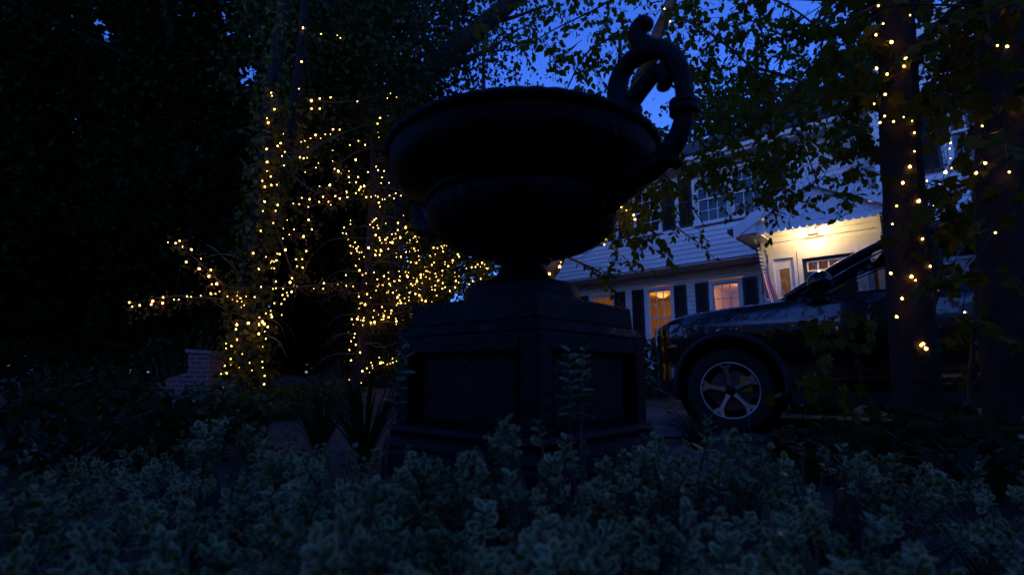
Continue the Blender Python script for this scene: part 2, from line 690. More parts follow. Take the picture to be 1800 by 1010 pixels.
def window(u0, u1, z0, z1, w, glass, depth=0.05, cols=3, rows=2, sash=True, sill=True, inner=None):
    """casing, two sashes with glazing bars, single panes"""
    t = 0.085
    mb = MB()
    hbox(mb, u0 - t, u0, w - .06, w + .03, z0 - .02, z1 + t)
    hbox(mb, u1, u1 + t, w - .06, w + .03, z0 - .02, z1 + t)
    hbox(mb, u0, u1, w - .06, w + .03, z1, z1 + t)
    win = mb.build('window', M_TRIM, house)
    if sill:
        hb('sill', M_TRIM, win, (u0 - t - .02, u1 + t + .02, w - .06, w + .06, z0 - .07, z0 - .02))
    zm = (z0 + z1) / 2
    for si, (a, b, ww) in enumerate(((z0, zm + .02, w - .05), (zm - .02, z1, w - .025))):
        fr = MB()
        s = .04
        hbox(fr, u0, u0 + s, ww - .03, ww, a, b)
        hbox(fr, u1 - s, u1, ww - .03, ww, a, b)
        hbox(fr, u0 + s, u1 - s, ww - .03, ww, a, a + s)
        hbox(fr, u0 + s, u1 - s, ww - .03, ww, b - s, b)
        iu0, iu1, iz0, iz1 = u0 + s, u1 - s, a + s, b - s
        du, dz = (iu1 - iu0) / cols, (iz1 - iz0) / rows
        for c in range(1, cols):
            hbox(fr, iu0 + du * c - .009, iu0 + du * c + .009, ww - .024, ww - .004, iz0, iz1)
        for r_ in range(1, rows):
            hbox(fr, iu0, iu1, ww - .023, ww - .005, iz0 + dz * r_ - .009, iz0 + dz * r_ + .009)
        fr.build('sash', M_TRIM, win)
        for c in range(cols):
            for r_ in range(rows):
                q = MB()
                x0, x1, y0, y1 = iu0 + du * c, iu0 + du * (c + 1), iz0 + dz * r_, iz0 + dz * (r_ + 1)
                q.add([HP(x0, ww - .015, y0), HP(x1, ww - .015, y0), HP(x1, ww - .015, y1), HP(x0, ww - .015, y1)], [(0, 1, 2, 3)])
                q.build('pane', glass, win)
    return win


def shutter(u0, u1, z0, z1, w):
    mb = MB()
    s = .05
    hbox(mb, u0, u0 + s, w, w + .035, z0, z1)
    hbox(mb, u1 - s, u1, w, w + .035, z0, z1)
    for a in (z0, (z0 + z1) / 2 - .03, z1 - .06):
        hbox(mb, u0 + s, u1 - s, w, w + .032, a, a + .06)
    sh = mb.build('shutter', M_SHUTTER, house)
    n = 26
    zz = [z0 + .06 + (z1 - z0 - .12) * i / n for i in range(n)]
    lv = MB()
    for a in zz:
        lv.hexa([HP(u0 + s, w + .004, a + .02), HP(u1 - s, w + .004, a + .02), HP(u1 - s, w + .024, a - .012), HP(u0 + s, w + .024, a - .012),
                 HP(u0 + s, w + .004, a + .028), HP(u1 - s, w + .004, a + .028), HP(u1 - s, w + .024, a - .004), HP(u0 + s, w + .024, a - .004)])
    lv.build('louvres', M_SHUTTER, sh)
    hb('backing', M_SHUTTER, sh, (u0 + s, u1 - s, w, w + .003, z0 + .06, z1 - .06))


Z_F, Z_O, Z_E = 0.62, 3.22, 5.62           # foundation top, overhang, eave
# first floor
W1 = -0.9
first = [(-4.93, -4.22), (-3.12, -2.44), (-1.33, -0.67)]
FZ0, FZ1 = 1.27, 2.80
siding(W1, -5.45, 0.28, Z_F, Z_O - .1, [(a - .09, b + .09, FZ0 - .02, FZ1 + .09) for a, b in first])
for a, b in first:
    window(a, b, FZ0, FZ1, W1, M_PANE)
for a, b in ((-5.40, -5.04), (-4.17, -3.80), (-3.60, -3.23), (-2.36, -2.0), (-1.78, -1.42), (-.58, -.23)):
    shutter(a + .01, b - .01, FZ0 - .03, FZ1 + .07, W1 + .004)
hb('frieze_board', M_TRIM, house, (-5.5, 0.3, W1 - .02, W1 + .025, Z_O - .17, Z_O - .035))
hb('corner_board', M_TRIM, house, (-5.56, -5.45, W1 - .03, W1 + .02, Z_F, Z_O - .17))
hb('foundation', M_CONC, house, (-5.55, 2.4, W1 - .25, W1 - .035, 0.2, Z_F))
# second floor, jettied out over the first
second = [(-4.75, -4.05), (-3.0, -2.28), (-1.27, -0.53), (-0.43, 0.31)]
SZ0, SZ1 = 4.20, 5.38
siding(0.0, -5.55, 2.9, Z_O + .02, Z_E, [(a - .09, b + .09, SZ0 - .02, SZ1 + .09) for a, b in second])
for a, b in second:
    window(a, b, SZ0, SZ1, 0.0, M_PANE_D)
for a, b in ((-5.2, -4.86), (-3.94, -3.6), (-3.45, -3.11), (-2.17, -1.83), (-1.71, -1.38), (.42, .76)):
    shutter(a, b, SZ0 - .03, SZ1 + .07, .004)
hb('corner_board', M_TRIM, house, (-5.66, -5.55, -.04, .012, Z_O, Z_E))
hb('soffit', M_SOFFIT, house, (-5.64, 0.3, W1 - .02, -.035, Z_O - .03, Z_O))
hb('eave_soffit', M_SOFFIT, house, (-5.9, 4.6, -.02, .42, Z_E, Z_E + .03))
hb('fascia', M_TRIM, house, (-5.9, 4.6, .42, .45, Z_E - .02, Z_E + .15))
hb('gutter', M_TRIM, house, (-5.9, 4.6, .455, .56, Z_E + .04, Z_E + .13))
# side and back walls keep the light out of the rooms and close the house
hb('side_wall', M_SIDING, house, (-5.64, -5.56, -7.5, -.05, Z_O, Z_E), (-5.54, -5.46, -7.5, W1 - .05, 0.2, Z_O - .04))
hb('back_wall', M_SIDING, house, (-5.6, 9, -7.6, -7.5, 0.2, Z_E))
hb('upper_floor', M_ROOM, house, (-5.5, 2.5, -7.4, -.06, Z_O + .02, Z_O + .1))
rf = MB()
rf.hexa([HP(-5.95, .6, Z_E + .13), HP(4.8, .6, Z_E + .13), HP(4.8, -3.6, Z_E + 2.35), HP(-5.95, -3.6, Z_E + 2.35),
         HP(-5.95, .6, Z_E + .19), HP(4.8, .6, Z_E + .19), HP(4.8, -3.6, Z_E + 2.42), HP(-5.95, -3.6, Z_E + 2.42)])
rf.hexa([HP(-5.95, -3.6, Z_E + 2.35), HP(4.8, -3.6, Z_E + 2.35), HP(4.8, -7.9, Z_E + .1), HP(-5.95, -7.9, Z_E + .1),
         HP(-5.95, -3.6, Z_E + 2.42), HP(4.8, -3.6, Z_E + 2.42), HP(4.8, -7.9, Z_E + .17), HP(-5.95, -7.9, Z_E + .17)])
rf.build('roof', M_ROOF, house)
# lit room behind the first-floor windows
rm = MB()
hbox(rm, -5.42, .25, -4.6, -4.5, .7, 3.1)
hbox(rm, -5.45, -5.4, -4.6, W1 - .08, .7, 3.1)
hbox(rm, .25, .3, -4.6, W1 - .08, .7, 3.1)
hbox(rm, -5.45, .3, -4.6, W1 - .08, 3.02, 3.1)
hbox(rm, -5.45, .3, -4.6, W1 - .08, .6, .7)
hbox(rm, -2.05, -1.95, -4.5, -2.2, .7, 3.02)
rm.build('room_shell', M_ROOM, house)
hb('door_casing', M_WOODD, house, (-1.0, -.92, -4.5, -4.44, .7, 2.45), (-.2, -.12, -4.5, -4.44, .7, 2.45), (-1.0, -.12, -4.5, -4.44, 2.45, 2.56))
hb('sideboard', M_WOODD, house, (-4.7, -2.6, -4.49, -4.0, .7, 1.75))
up = MB()
hbox(up, -5.5, 2.5, -3.0, -2.9, 3.35, Z_E)
up.build('upper_partition', M_ROOM, house)

# ---- porch
PW = 2.0
DW = 1.15
pu0, pu1, ridge_u, ridge_z, eave_z = 0.20, 2.92, 1.55, 4.06, 3.30


def rake(u):
    return eave_z + (ridge_z - eave_z) * (1 - abs(u - ridge_u) / (ridge_u - pu0 if u < ridge_u else pu1 - ridge_u))


siding(DW, 0.50, 2.40, Z_F, 3.52, [(.54, 1.08, .4, 2.93), (1.07, 2.10, .4, 2.93), (2.09, 2.46, .4, 2.93)])
hb('corner_board', M_TRIM, house, (.42, .50, DW - .03, DW + .012, Z_F, 3.49))
hb('corner_board', M_TRIM, house, (2.40, 2.46, DW - .03, DW + .012, Z_F, 3.49))
hb('porch_side_wall', M_SIDING, house, (.43, .48, W1, DW - .035, Z_F, 3.49))
hb('porch_ceiling', M_TRIM, house, (.42, 2.7, .04, PW - .07, 3.53, 3.55))
hb('porch_beam', M_TRIM, house, (pu0 + .35, pu1 - .35, PW - .13, PW - .07, 3.225, 3.30))
for (a, b) in ((pu0, ridge_u), (pu1, ridge_u)):
    mb = MB()
    za, zb = eave_z, ridge_z
    mb.hexa([HP(a, 0.0, za), HP(a, PW + .1, za), HP(b, PW + .1, zb), HP(b, 0.0, zb),
             HP(a, 0.0, za + .07), HP(a, PW + .1, za + .07), HP(b, PW + .1, zb + .08), HP(b, 0.0, zb + .08)])
    mb.build('porch_roof', M_ROOF, house)
    mb = MB()
    mb.hexa([HP(a, PW + .1, za - .17), HP(a, PW + .13, za - .17), HP(b, PW + .13, zb - .15), HP(b, PW + .1, zb - .15),
             HP(a, PW + .1, za + .06), HP(a, PW + .13, za + .06), HP(b, PW + .13, zb + .075), HP(b, PW + .1, zb + .075)])
    mb.build('rake_board', M_TRIM, house)
mb = MB()   # boxed eave ends and gutter of the porch
hbox(mb, pu0, pu0 + .42, .02, PW + .09, 3.19, 3.22)
hbox(mb, pu0 - .02, pu0 + .02, .02, PW + .09, 3.19, 3.34)
hbox(mb, pu0, pu0 + .40, PW + .06, PW + .098, 3.19, 3.35)
hbox(mb, pu1 - .40, pu1, .02, PW + .09, 3.19, 3.22)
hbox(mb, pu1 - .02, pu1 + .02, .02, PW + .09, 3.19, 3.34)
mb.build('porch_eave', M_TRIM, house)
hb('porch_gutter', M_SHUTTER, house, (pu0 - .12, pu0 - .03, .02, PW + .12, 3.25, 3.34))
mb = MB()
mb.tube([HP(pu0 - .07, .15, 3.26), HP(pu0 - .07, .12, 3.12), HP(pu0 + .02, .05, 3.02), HP(pu0 + .05, .0, 2.9), HP(pu0 + .05, -.02, .7)], .035, 8)
mb.build('downspout', M_TRIM, house, True)
# fish-scale shingles, each one a piece
back = MB()
back.prism([(pu0 + .27, 3.25), (pu1 - .27, 3.25), (ridge_u, ridge_z - .05)], lambda u, z: HP(u, PW - .06, z), lambda u, z: HP(u, PW - .02, z))
gb = back.build('gable_backing', M_SIDING, house)
SW, SH = 0.118, 0.115
row = 0
z = 3.155
scale_me = None
while z < ridge_z:
    u = pu0 + .30 + (SW / 2 if row % 2 else 0)
    while u < pu1 - .30:
        if rake(u + SW / 2) - .16 > z + .06:
            n = 6
            poly = [(SW * .5 + SW * .49 * math.cos(math.pi + math.pi * k / n), .055 + .055 * math.sin(math.pi + math.pi * k / n)) for k in range(n + 1)]
            poly += [(SW * .99, SH + .03), (SW * .01, SH + .03)]
            mb = MB()
            mb.prism(poly, lambda a, c: HP(u + a, PW - .018 + .012 * (1 - c / .15), z + c), lambda a, c: HP(u + a, PW - .006 + .014 * (1 - c / .15), z + c))
            mb.build('scale_shingle', M_SIDING, gb)
        u += SW
    z += SH
    row += 1
# door and sidelights
HOFF[:] = [.10, 0, -.12]
for (a, b) in ((.54, .90), (2.08, 2.32)):
    mb = MB()
    hbox(mb, a - .09, a, DW - .05, DW + .03, Z_F, 3.04)
    hbox(mb, b, b + .06, DW - .05, DW + .03, Z_F, 3.04)
    hbox(mb, a, b, DW - .05, DW + .03, 2.93, 3.04)
    sl = mb.build('sidelight', M_TRIM, house)
    hb('panel', M_TRIM, sl, (a, b, DW - .05, DW - .01, Z_F, 1.35), (a, a + .09, DW - .05, DW - .012, 1.35, 2.93), (b - .09, b, DW - .05, DW - .012, 1.35, 2.93),
       (a + .09, b - .09, DW - .05, DW - .012, 2.72, 2.93), (a + .09, b - .09, DW - .05, DW - .012, 2.10, 2.13))
    for z0, z1 in ((1.35, 2.10), (2.13, 2.72)):
        q = MB()
        q.add([HP(a + .09, DW - .03, z0), HP(b - .09, DW - .03, z0), HP(b - .09, DW - .03, z1), HP(a + .09, DW - .03, z1)], [(0, 1, 2, 3)])
        q.build('pane', M_PANE, sl)
mb = MB()
hbox(mb, .975, 1.05, DW - .05, DW + .035, Z_F, 3.04)
hbox(mb, 1.92, 1.99, DW - .05, DW + .035, Z_F, 3.04)
hbox(mb, 1.05, 1.92, DW - .05, DW + .035, 2.87, 3.04)
mb.build('door_frame', M_TRIM, house)
mb = MB()
hbox(mb, 1.05, 1.92, DW - .09, DW - .04, Z_F, 2.62)
hbox(mb, 1.05, 1.92, DW - .09, DW - .04, 2.80, 2.87)
hbox(mb, 1.05, 1.13, DW - .09, DW - .04, 2.62, 2.80)
hbox(mb, 1.84, 1.92, DW - .09, DW - .04, 2.62, 2.80)
door = mb.build('front_door', M_DOOR, house)
mb = MB()
for k in range(5):
    uu = 1.13 + .71 * k / 4
    hbox(mb, uu - .012, uu + .012, DW - .085, DW - .03, 2.63, 2.79)
hbox(mb, 1.12, 1.85, DW - .085, DW - .03, 2.61, 2.635)
hbox(mb, 1.12, 1.85, DW - .085, DW - .03, 2.785, 2.81)
mb.build('glazing_bars', M_TRIM, door)
for k in range(4):
    q = MB()
    x0 = 1.13 + .71 * k / 4
    x1 = x0 + .71 / 4
    q.add([HP(x0, DW - .06, 2.62), HP(x1, DW - .06, 2.62), HP(x1, DW - .06, 2.8), HP(x0, DW - .06, 2.8)], [(0, 1, 2, 3)])
    q.build('pane', M_PANE, door)
mb = MB()
mb.tube([HP(1.82, DW - .04, 1.62), HP(1.82, DW + .03, 1.62)], .03, 10)
mb.build('door_knob', M_CHROME, door)
HOFF[:] = [0, 0, 0]
hb('door_header', M_TRIM, house, (.52, 2.44, DW - .03, DW + .026, 2.922, 3.07))
hb('hall_shell', M_ROOM, house, (.4, 2.4, -1.6, -1.5, .6, 3.2), (2.42, 2.46, -1.6, DW - .1, .6, 3.2), (.34, .38, -1.6, DW - .1, .6, 3.2), (.34, 2.46, -1.6, DW - .1, 3.15, 3.2))
hb('porch_deck', M_CONC, house, (.4, 2.9, 1.19, 2.5, .2, Z_F - .14))

# ---- front-gabled wing at the right
WW, wu0, wu1, w_eave, w_rid = 1.0, 2.47, 8.2, 5.75, 7.9
wmid = (wu0 + wu1) / 2


def wspan(zz):
    if zz < w_eave:
        return wu0 + .1, wu1
    k = (zz - w_eave) / (w_rid - w_eave)
    return wu0 + .1 + (wmid - wu0) * k, wu1 - (wu1 - wmid) * k


wwins = [(3.55, 4.2, 4.05, 5.3), (5.6, 6.3, 4.05, 5.3)]
siding(WW, wu0 + .1, wu1, Z_F, w_rid, [(a - .09, b + .09, c - .02, d + .09) for a, b, c, d in wwins], wspan)
for a, b, c, d in wwins:
    window(a, b, c, d, WW, M_PANE_D)
shutter(3.05, 3.43, 4.02, 5.37, WW + .004)
hb('corner_board', M_TRIM, house, (wu0, wu0 + .1, WW - .1, WW + .015, Z_F, w_eave))
hb('side_wall', M_SIDING, house, (wu0 + .02, wu0 + .06, -.02, WW - .1, Z_F, w_eave + .1))
hb('band_board', M_TRIM, house, (wu0 + .1, wu1, WW - .02, WW + .05, 3.72, 3.86))
wb = MB()
wb.prism([(wu0 + .15, 3.3), (wu1 - .05, 3.3), (wu1 - .05, w_eave), (wmid, w_rid), (wu0 + .15, w_eave)], lambda u, z: HP(u, WW - 1.6, z), lambda u, z: HP(u, WW - 1.5, z))
wb.build('wing_partition', M_ROOM, house)
for (a, b) in ((wu0 - .35, wmid), (wu1 + .35, wmid)):
    mb = MB()
    za, zb = w_eave - .1, w_rid + .12
    mb.hexa([HP(a, -6, za), HP(a, WW + .3, za), HP(b, WW + .3, zb), HP(b, -6, zb),
             HP(a, -6, za + .1), HP(a, WW + .3, za + .1), HP(b, WW + .3, zb + .1), HP(b, -6, zb + .1)])
    mb.build('wing_roof', M_ROOF, house)
    mb = MB()
    mb.hexa([HP(a, WW + .3, za - .12), HP(a, WW + .33, za - .12), HP(b, WW + .33, zb - .1), HP(b, WW + .3, zb - .1),
             HP(a, WW + .3, za + .09), HP(a, WW + .33, za + .09), HP(b, WW + .33, zb + .09), HP(b, WW + .3, zb + .09)])
    mb.build('rake_board', M_TRIM, house)

# ---- lamps
WARM = (1.0, 0.38, 0.055)


def point(name, loc, power, col, rad, parent):
    d = bpy.data.lights.new(name, 'POINT')
    d.energy = power
    d.color = col
    d.shadow_soft_size = rad
    o = bpy.data.objects.new(name, d)
    o.location = loc
    COL.objects.link(o)
    attach(o, parent)
    return o


M_GLOW = emit_mat('lamp_glow', (1.0, 0.78, 0.42), 9)
M_GLOW2 = emit_mat('room_lamp_glow', (1.0, 0.5, 0.12), 0.7)
pl = empty('porch_light', HP(1.40, DW + .02, 3.33), 'bright wall lantern burning above the black front door', 'porch light')
hb('back_plate', M_WOODD, pl, (1.36, 1.44, DW + .002, DW + .03, 3.20, 3.36))
hb('cap', M_WOODD, pl, (1.29, 1.51, DW + .03, DW + .22, 3.325, 3.35), bevel=.006)
mb = MB()
for a in (1.32, 1.48):
    for b in (.05, .20):
        hbox(mb, a - .005, a + .005, DW + b - .005, DW + b + .005, 3.19, 3.325)
hbox(mb, 1.31, 1.49, DW + .04, DW + .21, 3.178, 3.19)
mb.build('cage', M_WOODD, pl)
mb = MB()
mb.lathe([(.0, -.11), (.03, -.10), (.045, -.07), (.036, -.03), (.02, 0)], 16, HP(1.40, DW + .125, 3.32))
mb.build('bulb', M_GLOW, pl, True)
point('porch_lamp_light', HP(1.40, DW + .30, 3.22), 14, (1.0, 0.66, 0.30), .05, pl)
for (uu, ww, e) in ((-3.6, -2.9, 9.5), (-.9, -2.6, 14)):
    cl = empty('ceiling_lamp', HP(uu, ww, 3.02), 'round ceiling lamp glowing inside the %s first-floor room' % ('far-left' if uu < -2 else 'right-hand'), 'lamp')
    mb = MB()
    mb.lathe([(0, -.14), (.1, -.13), (.17, -.08), (.18, -.02)], 20, HP(uu, ww, 3.02))
    mb.build('shade', M_GLOW2, cl, True)
    point('ceiling_lamp_light', HP(uu, ww, 2.75), e, WARM, .12, cl)
point('hall_light', HP(1.3, -.6, 2.9), 2, WARM, .1, house)

# ---- flag beside the door


def flag_mat():
    m = bpy.data.materials.new('flag_cloth')
    m.use_nodes = True
    nt = m.node_tree
    b = nt.nodes['Principled BSDF']
    b.inputs['Roughness'].default_value = .8
    uv = nt.nodes.new('ShaderNodeUVMap')
    sep = nt.nodes.new('ShaderNodeSeparateXYZ')
    nt.links.new(uv.outputs[0], sep.inputs[0])

    def math_n(op, a, bb=None):
        n = nt.nodes.new('ShaderNodeMath')
        n.operation = op
        for i, v in enumerate((a, bb)):
            if v is None:
                continue
            if isinstance(v, (int, float)):
                n.inputs[i].default_value = v
            else:
                nt.links.new(v, n.inputs[i])
        return n.outputs[0]

    def mix(f, a, bb):
        n = nt.nodes.new('ShaderNodeMix')
        n.data_type = 'RGBA'
        nt.links.new(f, n.inputs[0])
        for i, v in ((6, a), (7, bb)):
            if isinstance(v, tuple):
                n.inputs[i].default_value = v
            else:
                nt.links.new(v, n.inputs[i])
        return n.outputs[2]
    stripe = math_n('GREATER_THAN', math_n('MODULO', math_n('MULTIPLY', sep.outputs[1], 13.0), 2.0), 1.0)
    base = mix(stripe, (.45, .02, .03, 1), (.75, .74, .72, 1))
    # stars: a staggered grid of dots in the blue corner
    cu = math_n('MULTIPLY', sep.outputs[0], 11 / .4)
    cv = math_n('MULTIPLY', math_n('SUBTRACT', sep.outputs[1], 6 / 13), 9 / (7 / 13))
    du = math_n('SUBTRACT', math_n('FRACT', cu), .5)
    dv = math_n('SUBTRACT', math_n('FRACT', cv), .5)
    rr = math_n('ADD', math_n('MULTIPLY', du, du), math_n('MULTIPLY', dv, dv))
    par = math_n('LESS_THAN', math_n('MODULO', math_n('ADD', math_n('FLOOR', cu), math_n('FLOOR', cv)), 2.0), 1.0)
    star = math_n('MULTIPLY', math_n('LESS_THAN', rr, .2), par)
    blue = mix(star, (.012, .02, .10, 1), (.75, .75, .75, 1))
    inc = math_n('MULTIPLY', math_n('LESS_THAN', sep.outputs[0], .4), math_n('GREATER_THAN', sep.outputs[1], 6 / 13))
    nt.links.new(mix(inc, base, blue), b.inputs['Base Color'])
    return m


fl = empty('house_flag', HP(.52, DW + .02, 2.0), 'striped red, white and blue flag hanging from a pole beside the front door', 'flag')
f0, f1 = HP(.52, DW + .03, 2.02), HP(.42, DW + .40, 3.24)
mb = MB()
mb.tube([f0, f1], .013, 8)
mb.build('pole', M_TRIM, fl, True)
mb = MB()
mb.lathe([(0, -.02), (.022, -.012), (.026, 0), (.022, .015), (0, .028)], 12, f1)
mb.build('finial', M_CHROME, fl, True)
hb('bracket', M_CHROME, fl, (.49, .55, DW + .014, DW + .06, 1.98, 2.1))
# the cloth: hoist along the upper pole, fly end falling straight down in folds
nu, nv = 26, 14
vs, uvs = [], []
for j in range(nv + 1):
    tv = j / nv                                            # 0 lower stripe .. 1 top, along the pole
    hoist = f0.lerp(f1, .40 + .58 * tv)
    for i in range(nu + 1):
        tu = i / nu
        drop = tu * 1.12
        fold = math.sin(tv * 10 + tu * 2) * .035 * (.4 + tu)
        lean = HU * (.015 + (1 - tv) * (.05 + .27 * tu) + .02 * math.sin(tu * 5 + tv * 4)) + HN * (fold - .10 * min(1, tu * 2) * tv)
        p = hoist + lean + Vector((0, 0, -drop * (1 - .22 * (1 - tv))))
        vs.append(p)
        uvs.append((tu, tv))
mb = MB()
mb.add(vs, [(j * (nu + 1) + i, j * (nu + 1) + i + 1, (j + 1) * (nu + 1) + i + 1, (j + 1) * (nu + 1) + i) for j in range(nv) for i in range(nu)])
cl = mb.build('cloth', flag_mat(), fl, True)
uvl = cl.data.uv_layers.new(name='UVMap')
for lp in cl.data.loops:
    uvl.data[lp.index].uv = uvs[lp.vertex_index]

# ================================================================== the parked car
car = empty('parked_car', CAR_A, 'black sport utility vehicle parked on the driveway behind the urn', 'car')


def CP3(s, t, z):
    """s rearward from the front axle, t from the centre line towards the near side, z up"""
    return CAR_A + CAR_S * s + CAR_N * (t - 0.86) + Vector((0, 0, z + 0.04))


WR = 0.385
half = [(-.76, .30), (-.74, .50), (-.70, .64), (-.63, .76), (-.53, .86), (-.40, .925), (-.2, .962), (.1, .97), (.5, .975), (1.2, .975), (2.4, .975),
        (3.2, .965), (3.6, .93), (3.8, .84), (3.86, .7)]
topz = [(-.76, .88), (-.72, .945), (-.64, 1.00), (-.5, 1.05), (-.3, 1.09), (0, 1.125), (.45, 1.165), (.6, 1.19), (1.2, 1.205), (2.4, 1.24), (3.3, 1.27), (3.86, 1.25)]


def interp(tab, s):
    return float(np.interp(s, [a for a, _ in tab], [b for _, b in tab]))


def side_prof(s):
    """(t, z) from the sill up to the shoulder on the near side"""
    W = interp(half, s)
    zt = interp(topz, s)
    zb = .24 if s > -.45 else .24 + (-.45 - s) * .3
    arch = .0
    return [(W - .10, zb), (W - .035, zb + .05), (W - .02, .42), (W - .035, .60), (W - .01, .74), (W, .86), (W - .012, .97), (W - .045, zt - .07), (W - .085, zt - .015), (W - .14, zt)]


stations = sorted(set([-.76, -.75, -.74, -.72, -.69] + [round(-.66 + .04 * i, 3) for i in range(114)]))
rows_ = 10
sub = 4
vs, fs = [], []


def dense(pr):
    out = []
    for a, b in zip(pr[:-1], pr[1:]):
        for k in range(sub):
            t = k / sub
            out.append((a[0] + (b[0] - a[0]) * t, a[1] + (b[1] - a[1]) * t))
    out.append(pr[-1])
    return out


for side in (1, -1):
    mb = MB()
    grid = []
    for s in stations:
        grid.append([[s, t * side, z] for t, z in dense(side_prof(s))])
    nr = len(grid[0])
    axles = ((0.0, .38), (2.82, .38))
    AR = WR + .075
    inside = lambda s, z: any((s - a) ** 2 + (z - b) ** 2 < AR * AR for a, b in axles)
    keep = [[inside(q[0], q[2]) for q in col] for col in grid]
    for i, col in enumerate(grid):
        for j, q in enumerate(col):
            if keep[i][j]:
                nb_out = any(not keep[a][b] for a in range(max(0, i - 1), min(len(grid), i + 2)) for b in range(max(0, j - 1), min(nr, j + 2)))
                if nb_out:
                    for a, b in axles:
                        d = math.hypot(q[0] - a, q[2] - b)
                        if 1e-6 < d < AR:
                            q[0] = a + (q[0] - a) * AR / d
                            q[2] = b + (q[2] - b) * AR / d
                            break
                    keep[i][j] = 2
    vs = [CP3(*q) for col in grid for q in col]
    for i in range(len(grid) - 1):
        for j in range(nr - 1):
            ks = [keep[i][j], keep[i + 1][j], keep[i + 1][j + 1], keep[i][j + 1]]
            if any(k is True for k in ks) or all(k == 2 for k in ks):
                continue
            q = (i * nr + j, (i + 1) * nr + j, (i + 1) * nr + j + 1, i * nr + j + 1)
            fs.append(q if side > 0 else q[::-1])
    mb.add(vs, fs)
    fs = []
    mb.build('body_side', M_PAINT, car, True)
# bonnet, nose, tail
mb = MB()
vs = []
hs = [s for s in stations if s <= .62]
NT = 13
for s in hs:
    W = interp(half, s) - .14
    zt = interp(topz, s)
    for k in range(NT):
        t = -1 + 2 * k / (NT - 1)
        vs.append(CP3(s, W * t, zt + .045 * (1 - t * t) * min(1, (s + .78) / .3) + .012 * math.exp(-((abs(t) - .72) / .1) ** 2)))
mb.add(vs, [(i * NT + k, i * NT + k + 1, (i + 1) * NT + k + 1, (i + 1) * NT + k) for i in range(len(hs) - 1) for k in range(NT - 1)])
mb.build('bonnet', M_PAINT, car, True)
mb = MB()
for s, sg in ((-.76, 1), (3.86, -1)):
    pr = side_prof(s)
    n = len(pr)
    vs = []
    for k in range(9):
        t = -1 + 2 * k / 8
        for a, b in pr:
            vs.append(CP3(s - sg * .05 * (1 - t * t), a * t, b))
    mb.add(vs, [(k * n + j, k * n + j + 1, (k + 1) * n + j + 1, (k + 1) * n + j) for k in range(8) for j in range(n - 1)])
mb.build('bumper_face', M_PAINT, car, True)
mb = MB()
for k in range(7):
    mb.box(-.825, -.80, -.28, .28, .46 + .06 * k, .485 + .06 * k, lambda q: CP3(*q))
mb.build('grille', M_PLASTIC, car)
for side in (1, -1):
    mb = MB()
    ss = [-.735, -.70, -.65, -.58, -.50, -.43]
    vs = []
    for s in ss:
        W = interp(half, s)
        zz = interp(topz, s)
        k = (s + .735) / .305
        for (dt, z) in ((.006, zz - .20 + .05 * k), (.010, zz - .13 + .015 * k), (.003, zz - .075)):
            vs.append(CP3(s - .006, (W - .018 + dt + .004) * side, z))
    mb.add(vs, [(i * 3 + j, (i + 1) * 3 + j, (i + 1) * 3 + j + 1, i * 3 + j + 1) for i in range(len(ss) - 1) for j in range(2)])
    mb.build('headlight', M_LENS, car, True)
    mb = MB()
    vs = []
    for s in (-.56, -.53, -.50, -.47):
        W = interp(half, s)
        vs += [CP3(s, (W - .004) * side, .76), CP3(s + .035, (W + .006) * side, .83)]
    mb.add(vs, [(0, 2, 3, 1), (2, 4, 5, 3), (4, 6, 7, 5)])
    mb.build('side_marker', M_AMBER, car)
    # wheel-arch lip, sill moulding, door seams, mirror
    for a in (0.0, 2.82):
        mb = MB()
        pts, rad = [], []
        for k in range(25):
            th = R(-14) + R(208) * k / 24
            s, z = a + (AR + .022) * math.cos(th), .38 + (AR + .022) * math.sin(th)
            W = float(np.interp(z, [b for _, b in side_prof(s)], [b for b, _ in side_prof(s)]))
            pts.append(CP3(s, (W + .004) * side, z))
        mb.tube(pts, .036, 8)
        mb.build('arch_lip', M_PLASTIC, car, True)
        mb = MB()
        mb.lathe([(.02, 0), (AR + .01, 0), (AR + .01, .34)], 32, (0, 0, 0), tf=lambda p: CP3(a + p.x, (.55 + p.z) * side, .38 + p.y))
        mb.build('wheel_well', M_PLASTIC, car)
    mb = MB()
    mb.box(.5, 2.35, -.02, .03, .25, .36, lambda q: CP3(q.x, (.965 + q.y) * side, q.z))
    mb.build('sill_moulding', M_PLASTIC, car)
    mb = MB()
    mb.hexa([CP3(.62, .955 * side, .44), CP3(2.25, .955 * side, .50), CP3(2.25, .972 * side, .50), CP3(.62, .972 * side, .44),
             CP3(.66, .955 * side, .465), CP3(2.25, .955 * side, .53), CP3(2.25, .970 * side, .53), CP3(.66, .970 * side, .465)])
    mb.build('side_trim', M_CHROME, car)
    mb = MB()
    mb.lathe([(0, -.13), (.07, -.125), (.105, -.06), (.11, .03), (.09, .09), (0, .11)], 20, tf=lambda p: CP3(.78 + p.x * .9 + .1 * p.y, (1.07 + p.z) * side, 1.285 + p.y * .85))
    mir = mb.build('door_mirror', M_PAINT, car, True)
    mb = MB()
    mb.box(.74, .84, .90, .99, 1.215, 1.25, lambda q: CP3(q.x, q.y * side, q.z))
    mb.build('mirror_arm', M_PLASTIC, mir)
    for (s0, s1) in ((1.25, 1.45), (2.3, 2.5)):
        mb = MB()
        mb.tube([CP3(s0, .975 * side, 1.03), CP3(s0 + .02, 1.005 * side, 1.035), CP3(s1 - .02, 1.005 * side, 1.045), CP3(s1, .975 * side, 1.05)], .014, 8)
        mb.build('door_handle', M_CHROME, car, True)
